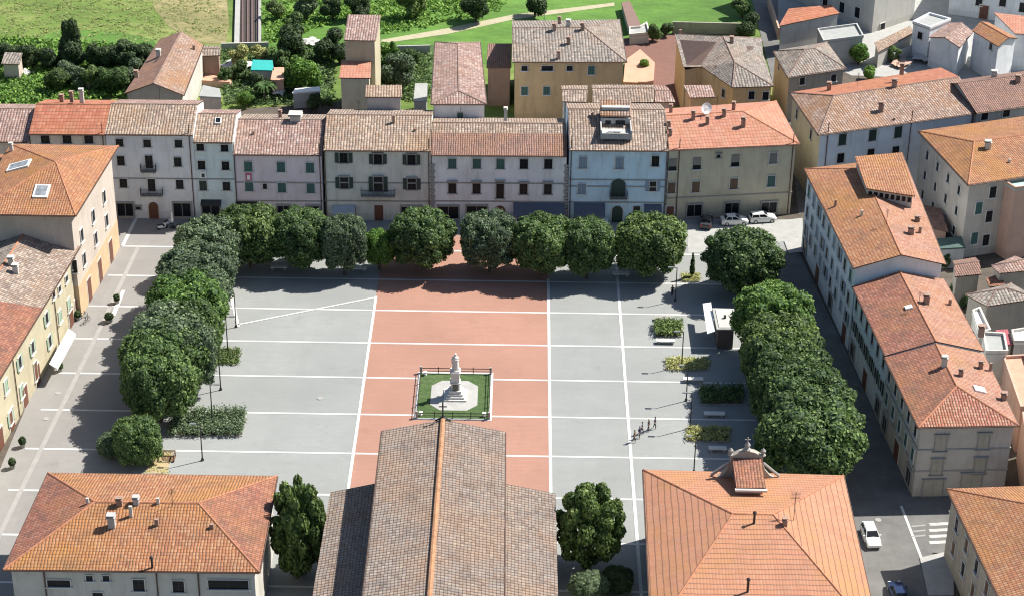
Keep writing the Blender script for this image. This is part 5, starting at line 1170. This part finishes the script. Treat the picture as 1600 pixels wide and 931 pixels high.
# ------------------------------------------------------------ lamps
LG = 'slender lamp posts around the square'
def lamp(label, u, v, hgt=5.4, side=-1):
    r = empty('street_lamp', label, 'lamp post', P(u, v), 0, LG)
    mb = MB(); mb.tube((0, 0, 0), (0, 0, hgt), .085, .06, 8); mb.lathe((0, 0, 0), [(.18, 0), (.18, .25), (.1, .4)], 8); mb.build('pole', m_metal, r)
    mb = MB(); mb.tube((0, 0, hgt-.05), (side*.9, 0, hgt+.05), .045); mb.build('arm', m_metal, r)
    mb = MB(); mb.box((side*.85, 0, hgt+.04), (.75, .3, .1)); mb.build('lamp_head', flat('lamp_head_grey', (.22, .23, .23), .4, .3), r)
for lab, u, v, s in [('lamp post at the right end of the far tree row', 1055, 470, -1), ('lamp post beside the upper planting bed on the right', 1065, 572, -1), ('lamp post beside the middle planting bed on the right', 1072, 626, -1),
                  ('lamp post above the lower planting bed on the right', 1078, 669, -1), ('lamp post just above the town hall roof', 1084, 738, -1),
                  ('topmost lamp post along the left tree row', 369, 511, -1), ('second lamp post along the left tree row, by the small lawn bed', 356, 548, 1), ('third lamp post along the left tree row', 345, 609, -1),
                  ('lamp post rising from the hedge bed on the left', 332, 656, 1), ('nearest lamp post on the left, below the hedge bed', 316.5, 719, -1)]:
    lamp(lab, u, v, 5.2, s)

# ------------------------------------------------------------ planting beds, benches, kiosk
def bed(label, px, mat='olive', n=260, kerb=.12, h=.5, seed=1, name='planting_bed', shrubs=True, soil=m_earth):
    q = [P(*p) for p in px]; c = sum(q, Vector())/len(q); c.z = 0; root = empty(name, label, 'planting bed', c, 0)
    q2 = [Vector((p-c)[:2]) for p in q]
    if sum(q2[i].x*q2[(i+1) % len(q2)].y-q2[(i+1) % len(q2)].x*q2[i].y for i in range(len(q2))) < 0: q2.reverse()
    mb = MB(); mb.prism(q2, 0, kerb); mb.build('kerb', m_dstone, root)
    mb = MB(); mb.prism(poly_inset(q2, [.14]*len(q2)), kerb-.02, kerb+.03); mb.build('soil', soil, root)
    me = tufts('plants', px, n, .42, FM[mat], z=kerb, seed=seed, h=h); 
    for v_ in me.vertices: v_.co -= c
    o = ob('plants', me, root); o['kind'] = 'stuff'; return root
bed('rectangular bed of green shrubs between two stone benches on the right', [(1023, 527), (1066, 527), (1066, 506), (1023, 506)], 'olive', 420, h=1.0, seed=11)
bed('bed of dry yellow green plants on the right, partly in tree shade', [(1041, 579), (1108, 579), (1108, 561), (1041, 561)], 'yellow', 340, seed=12, h=.4)
bed('lower bed of yellow green plants on the right', [(1074, 690), (1140, 690), (1140, 669), (1072, 669)], 'yellow', 340, seed=13, h=.45)
bed('shaded bed with one pale shrub on the right', [(1094, 632), (1160, 632), (1160, 606), (1092, 606)], 'mid', 360, seed=14, h=.8)
bed('small dry grass bed with a young cypress near the upper road', [(1066, 441), (1093, 441), (1093, 429), (1066, 429)], 'yellow', 120, seed=15, h=.15)
bed('small dark lawn bed beside the left tree row', [(325, 570), (372, 570), (376, 546), (330, 545)], 'olive', 300, seed=16, h=.3)
bed('long bed of mixed leafy hedge plants below the left tree row', [(262, 682), (379, 682), (385, 643), (275, 645)], 'grey', 1300, seed=17, h=1.0)
bed('bare sandy bed with a wooden box, left of the nearest lamp post', [(225, 741), (262, 741), (272, 706), (240, 706)], 'yellow', 40, seed=18, h=.1, soil=flat('sandy_soil', (.36, .28, .16), .95))
cy = empty('cypress', 'slim dark young cypress rising from the small dry bed', 'tree', P(1081, 434)); mb = MB(); mb.tube((0, 0, 0), (0, 0, 1), .08); mb.build('trunk', m_trunk, cy)
me = leafcloud('crown', rng, 900, .12, [(0, 0, 1.3, .38, .38, .8), (0, 0, 2.2, .3, .3, .9), (0, 0, 3.1, .16, .16, .9)], FM['dark']); ob('crown', me, cy)
def bench(label, u, v, L=2.5, mat=None, rz=0):
    r = empty('stone_bench', label, 'bench', P(u, v), rz, 'stone benches on the right of the square'); mat = mat or m_marble
    mb = MB(); mb.box((0, 0, .45), (L, .75, .14)); mb.build('seat', mat, r)
    for s in (-1, 1): mb = MB(); mb.box((s*L*.36, 0, .19), (.3, .6, .38)); mb.build('leg', m_dstone, r)
bench('dark topped stone bench above the shrub bed', 1037, 500, 2.4, m_dstone); bench('white stone bench below the shrub bed', 1040, 536, 2.5)
bench('white stone bench below the dry bed, half in shade', 1083, 596, 2.6); bench('white stone bench lying in tree shade between two paving lines', 1116, 650, 2.6); bench('white stone bench by the edge of the shade, above the town hall', 1121, 704, 2.2)
for lab, u, v in (('stone bench in the tree shade of the far row, left', 436, 421), ('stone bench in the tree shade of the far row, by the thin tree', 560, 423), ('stone bench in the shade under the largest far tree', 970, 431)):
    bench(lab, u, v, 2.4)
kq = [P(1120, 514, 3.2), P(1150, 514, 3.2), P(1147, 482, 3.2), P(1113, 481, 3.2)]; kc = sum(kq, Vector())/4; kc.z = 0
kk_ = empty('kiosk', 'small square kiosk with flat grey roof under the right hand trees', 'kiosk', kc); q2 = [Vector((p-kc)[:2]) for p in kq]
mb = MB(); mb.prism(poly_inset(q2, [.25]*4), 0, 3.0); mb.build('wall', flat('kiosk_dark_wall', (.10, .08, .07), .7), kk_)
mb = MB(); mb.prism(q2, 3.0, 3.2); mb.build('roof', m_conc, kk_); mb = MB(); mb.prism(poly_inset(q2, [.35]*4), 3.19, 3.28); mb.build('roof_panel', flat('pale_roof_felt', (.42, .42, .40), .9), kk_)
mb = MB(); mb.box((0, 0, 3.5), (.3, .3, .4)); mb.build('vent', m_metal, kk_)
a_ = [P(1105, 521, 2.6), P(1117, 517, 2.9), P(1111, 472, 2.9), P(1098, 474, 2.6)]; mb = MB(); dz = Vector((0, 0, .12)); mb.add([p-kc for p in a_]+[p-kc-dz for p in a_], [(0, 1, 2, 3), (7, 6, 5, 4), (0, 4, 5, 1), (1, 5, 6, 2), (2, 6, 7, 3), (3, 7, 4, 0)]); mb.build('awning', m_white, kk_)
# wooden crate and planters, street furniture
mb = MB(); mb.box((0, 0, .1), (1.5, 1.3, .15)); [mb.box((sx*.7, sy*.6, .5), (.1, .1, .9)) for sx in (-1, 1) for sy in (-1, 1)]; mb.box((0, .6, .85), (1.5, .08, .15)); mb.box((0, -.6, .85), (1.5, .08, .15)); mb.box((.7, 0, .85), (.08, 1.3, .15)); mb.box((-.7, 0, .85), (.08, 1.3, .15))
tag(mb.build('wooden_box', m_brownsh, None, P(264, 717)), 'open dark wooden frame box on the sandy bed', 'box')
def planter(label, u, v, s=.5, leaf='dark'):
    r = empty('planter', label, 'planter', P(u, v), 0, 'planters along the left street'); mb = MB(); mb.lathe((0, 0, 0), [(s*.5, 0), (s*.7, .5), (s*.75, .55)], 10); mb.build('pot', m_dstone, r)
    me = leafcloud('plant', rng, 300, .14, [(0, 0, .9, s*.8, s*.8, .55)], FM[leaf]); ob('plant', me, r)
for lab, u, v in (('dark potted shrub at the end of the white shop awning', 94, 580), ('dark potted shrub by the second door of the yellow building', 36, 698), ('dark potted shrub by the nearest door of the yellow building', 20, 731), ('dark potted shrub beside the orange ground floor door', 122, 500), ('small potted shrub in the middle of the left street', 183, 474)):
    planter(lab, u, v, .55)
planter('larger dark planter standing on the pale strip in the left street', 171, 503, .8)
sheet('white_strip', [P(190, 454)[:2], P(196, 454)[:2], P(180, 494)[:2], P(173, 494)[:2]], .06, m_line)

# bicycles leaning near the yellow building
def bike(label, u, v, rz):
    r = empty('bicycle', label, 'bicycle', P(u, v), rz, 'parked bicycles in the left street')
    for s in (-.5, .5):
        mb = MB(); n = 14
        for i in range(n):
            a, c_ = 2*math.pi*i/n, 2*math.pi*(i+1)/n; mb.tube((s+.33*math.cos(a), 0, .35+.33*math.sin(a)), (s+.33*math.cos(c_), 0, .35+.33*math.sin(c_)), .03, n=4, caps=False)
        mb.build('wheel', m_metal, r)
    mb = MB()
    for a, c_ in (((-.5, 0, .35), (-.15, 0, .35)), ((-.15, 0, .35), (-.28, 0, .85)), ((-.5, 0, .35), (-.26, 0, .75)), ((-.15, 0, .35), (.36, 0, .8)), ((-.26, 0, .78), (.34, 0, .85)), ((.5, 0, .35), (.32, 0, .95))): mb.tube(a, c_, .025, n=5)
    mb.build('frame', m_dkgreen, r); mb = MB(); mb.box((-.29, 0, .9), (.26, .14, .06)); mb.build('saddle', m_metal, r); mb = MB(); mb.tube((.3, -.28, .98), (.3, .28, .98), .025); mb.build('handlebar', m_metal, r)
bike('bicycle parked nearer the wall by the orange ground floor', 130, 497, .9); bike('bicycle parked further out beside the potted shrub', 136, 504, 1.2)

# ------------------------------------------------------------ vehicles
def car(label, loc, rz, col, wagon=False, name='parked_car', L=4.1, group=None):
    paint = flat('car_paint_'+'_'.join('%02d' % int(c_*99) for c_ in col), col, .25, .1, var=.03)
    r = empty(name, label, 'car', loc, rz, group)
    W = .86; hl = L/2
    # body: cross sections along x (front = +x)
    prof = [(-hl, .35, .75, .80), (-hl+.05, .28, .92, .84), (-hl+.5, .24, .98, .86), (-.3, .22, .98, .87), (hl*.45, .22, .95, .87), (hl*.5+.25, .24, .88, .86), (hl-.3, .28, .76, .82), (hl-.03, .34, .62, .72)]
    V = []; F = []
    for x, z0, z1, w_ in prof: V += [(x, -w_, z0), (x, -w_*1.0, (z0+z1)/2+.05), (x, -w_*.92, z1), (x, 0, z1+.04), (x, w_*.92, z1), (x, w_, (z0+z1)/2+.05), (x, w_, z0)]
    n = 7
    for i in range(len(prof)-1):
        for j in range(n): F.append((i*n+j, (i+1)*n+j, (i+1)*n+(j+1) % n, i*n+(j+1) % n))
    F += [tuple(reversed(range(n))), tuple(range((len(prof)-1)*n, len(prof)*n))]
    me = mesh('body', V, [tuple(reversed(f)) for f in F], paint); body = ob('body', me, r)
    bm = bmesh.new(); bm.from_mesh(me); bmesh.ops.recalc_face_normals(bm, faces=bm.faces); bm.to_mesh(me); bm.free()
    xb, xf = (-hl+.15 if wagon else -hl+.5), hl*.42; rb, rf = (xb+.2 if wagon else xb+.4), hl*.42-.75
    tb = 1.44
    mb = MB(); mb.add([(xb, -.76, .95), (xf, -.76, .93), (xf, .76, .93), (xb, .76, .95), (rb, -.6, tb-.04), (rf, -.6, tb-.04), (rf, .6, tb-.04), (rb, .6, tb-.04)], [(0, 3, 2, 1), (4, 5, 6, 7), (0, 1, 5, 4), (1, 2, 6, 5), (2, 3, 7, 6), (3, 0, 4, 7)]); mb.build('windows', m_glass, r)
    mb = MB(); mb.box(((rb+rf)/2, 0, tb-.02), (rf-rb+.1, 1.26, .07), top=(.94, .9))
    for sx, xx, x2 in ((-1, xb, rb), (1, xf, rf)):
        for sy in (-1, 1): mb.tube((xx, sy*.76, .95), (x2, sy*.6, tb-.03), .045, n=5)
    for sy in (-1, 1): mb.tube(((xb+xf)/2-.1, sy*.77, .95), ((rb+rf)/2, sy*.61, tb-.03), .045, n=5)
    mb.build('roof', paint, r)
    for sx in (-1, 1):
        for sy in (-1, 1):
            mb = MB(); mb.tube((sx*hl*.62, sy*.68, .31), (sx*hl*.62, sy*.88, .31), .31, n=16); wh = mb.build('wheel', flat('tyre_rubber', (.02, .02, .02), .9), r)
            mb = MB(); mb.tube((sx*hl*.62, sy*.87, .31), (sx*hl*.62, sy*.895, .31), .19, n=12); mb.build('rim', flat('rim_metal', (.45, .45, .46), .35, .7), wh)
    for sy in (-1, 1):
        mb = MB(); mb.box((hl-.08, sy*.55, .60), (.14, .3, .14)); mb.build('headlight', flat('lamp_glass', (.7, .7, .68), .15), r)
        mb = MB(); mb.box((-hl+.03, sy*.66, .72), (.1, .2, .3)); mb.build('tail_light', flat('tail_light_red', (.35, .02, .02), .3), r)
        mb = MB(); mb.box((xf-.35, sy*.93, .98), (.16, .2, .14)); mb.build('mirror', paint, r)
    return r
car('white hatchback driving down the shaded street towards the camera', P(1360, 843), R(-85), (.72, .72, .70), True, 'white_car')
car('dark blue car cut by the bottom edge in the street', P(1403, 932), R(95), (.02, .035, .09), False, 'blue_car')
car('white car parked before the middle shop of the tan corner house', P(1147, 349.5), R(6), (.72, .72, .7), False)
car('white car parked before the right shop of the tan corner house', P(1191, 345.5), R(10), (.72, .72, .7), True)
car('dark car with white bonnet at the edge of the shade before the brown door', P(1104, 351), R(80), (.05, .05, .055), False)
car('white car half hidden behind the clipped trees before the dark blue awning', P(812, 352), R(1), (.72, .72, .7), False)
car('white van like car behind the clipped trees before the blue house', P(928, 350), R(1), (.72, .72, .7), True)
def scooter(label, u, v, rz):
    r = empty('scooter', label, 'scooter', P(u, v), rz, 'scooters parked at the top of the left street')
    for s in (-.6, .6): mb = MB(); mb.tube((s, -.07, .25), (s, .07, .25), .25, n=12); mb.build('wheel', flat('tyre_rubber', (.02,)*3), r)
    mb = MB(); mb.box((-.35, 0, .5), (.8, .34, .35), top=(.8, .7)); mb.box((.05, 0, .28), (.6, .3, .1)); mb.box((.45, 0, .6), (.12, .36, .7), top=(.8, .8)); mb.build('body', m_white, r)
    mb = MB(); mb.box((-.35, 0, .75), (.8, .3, .12)); mb.build('seat', m_metal, r); mb = MB(); mb.tube((.42, -.32, 1.0), (.42, .32, 1.0), .03); mb.build('handlebar', m_metal, r)
scooter('white scooter on the left of the folded parasol at the top of the left street', 254, 358, .5); scooter('white scooter on the right of the folded parasol at the top of the left street', 284, 358, .3); scooter('scooter in the deep shade nearest the tall white house', 262, 352, .9)
pa = empty('closed_parasol', 'closed white parasol standing between the parked scooters', 'parasol', P(270, 356)); mb = MB(); mb.tube((0, 0, 0), (0, 0, 2.8), .05); mb.box((0, 0, .08), (.7, .7, .14)); mb.build('pole', m_metal, pa)
mb = MB(); mb.lathe((0, 0, .9), [(.16, 0), (.22, .5), (.12, 1.5), (.03, 1.9)], 8); mb.build('canopy', m_white, pa)
for lab, u, v in (('small table group left in the shade before the narrow mint house', 300, 350),):
    r = empty('cafe_table', lab, 'table', P(u, v)); mb = MB(); mb.lathe((0, 0, .7), [(.5, 0), (.5, .05)], 12); mb.build('tabletop', m_metal, r); mb = MB(); mb.tube((0, 0, 0), (0, 0, .7), .05); mb.box((0, 0, .03), (.5, .5, .05)); mb.build('leg', m_metal, r)

# ------------------------------------------------------------ people
skinm = flat('skin', (.42, .25, .17), .6); hairm = flat('dark_hair', (.03, .02, .015), .8)
def person(label, u, v, rz, top, leg, stride=.18, seed=0, h=1.72):
    r = empty('person', label, 'person', P(u, v, .02), rz, None); k = h/1.72
    s = stride
    N = [((0, 0, .95), (.15, .11)), ((0, 0, 1.15), (.13, .10)), ((0, 0, 1.38), (.17, .11)), ((0, 0, 1.49), .055), ((0, -.01, 1.56), (.075, .085)), ((0, -.015, 1.66), (.07, .08)),
         ((-.19, 0, 1.40), .055), ((-.24, .06*seed, 1.15), .042), ((-.24, -.12, .93), .034), ((-.24, -.16, .86), .03),
         ((.19, 0, 1.40), .055), ((.24, .05, 1.15), .042), ((.25, -.08, .93), .034), ((.25, -.12, .86), .03),
         ((-.10, 0, .88), .10), ((-.10, -s*.6, .50), .07), ((-.10, -s*.5, .09), .045), ((-.10, -s*.5-.14, .05), .04),
         ((.10, 0, .88), .10), ((.10, s*.4, .50), .07), ((.10, s, .10), .045), ((.10, s-.12, .05), .04)]
    N = [((p[0]*k, p[1]*k, p[2]*k), r_) for p, r_ in N]
    Ed = [(0, 1), (1, 2), (2, 3), (3, 4), (4, 5), (2, 6), (6, 7), (7, 8), (8, 9), (2, 10), (10, 11), (11, 12), (12, 13), (0, 14), (14, 15), (15, 16), (16, 17), (0, 18), (18, 19), (19, 20), (20, 21)]
    b = skin_fig('body', N, Ed, skinm, r, lv=1)
    for nm, m_ in (('t', top), ('l', leg)): b.data.materials.append(m_)
    for p in b.data.polygons:
        c_ = p.center; z = c_.z/k
        if .9 < z < 1.47 and abs(c_.x) < .26 and not (z < 1.12 and abs(c_.x) > .2): p.material_index = 1
        elif .12 < z <= .9 and abs(c_.x) < .2: p.material_index = 2
    mb = MB(); mb.lathe((0, .01, 1.60*k), [(.085, 0), (.095, .06), (.075, .12), (.02, .145)], 10); mb.build('hair', hairm, r)
mt = {c_: flat('cloth_'+c_, v_, .9) for c_, v_ in dict(black=(.025, .025, .03), navy=(.03, .04, .09), grey=(.12, .12, .13), white=(.6, .6, .58), brown=(.12, .07, .04)).items()}
person('person in dark clothes at the right end of the group walking across the square', 1023, 669, 1.2, mt['navy'], mt['black'], .25, 1)
person('person in black, second from the right in the walking group', 1013, 673, 1.0, mt['black'], mt['black'], .2, -1)
person('person in grey top, third from the right in the walking group', 1003, 677, 1.4, mt['grey'], mt['navy'], .25, 1)
person('person in dark brown top at the left end of the walking group', 991, 690, 1.1, mt['brown'], mt['black'], .28, -1)
person('person in navy standing just behind the leftmost walker', 999, 684, .8, mt['navy'], mt['grey'], .15, 1)
person('person in black sitting out of the sun near the kiosk and the lamp post', 1050, 463, .4, mt['black'], mt['black'], .1, 1)
print('objects', len(bpy.data.objects), 'faces', sum(len(m.polygons) for m in bpy.data.meshes))
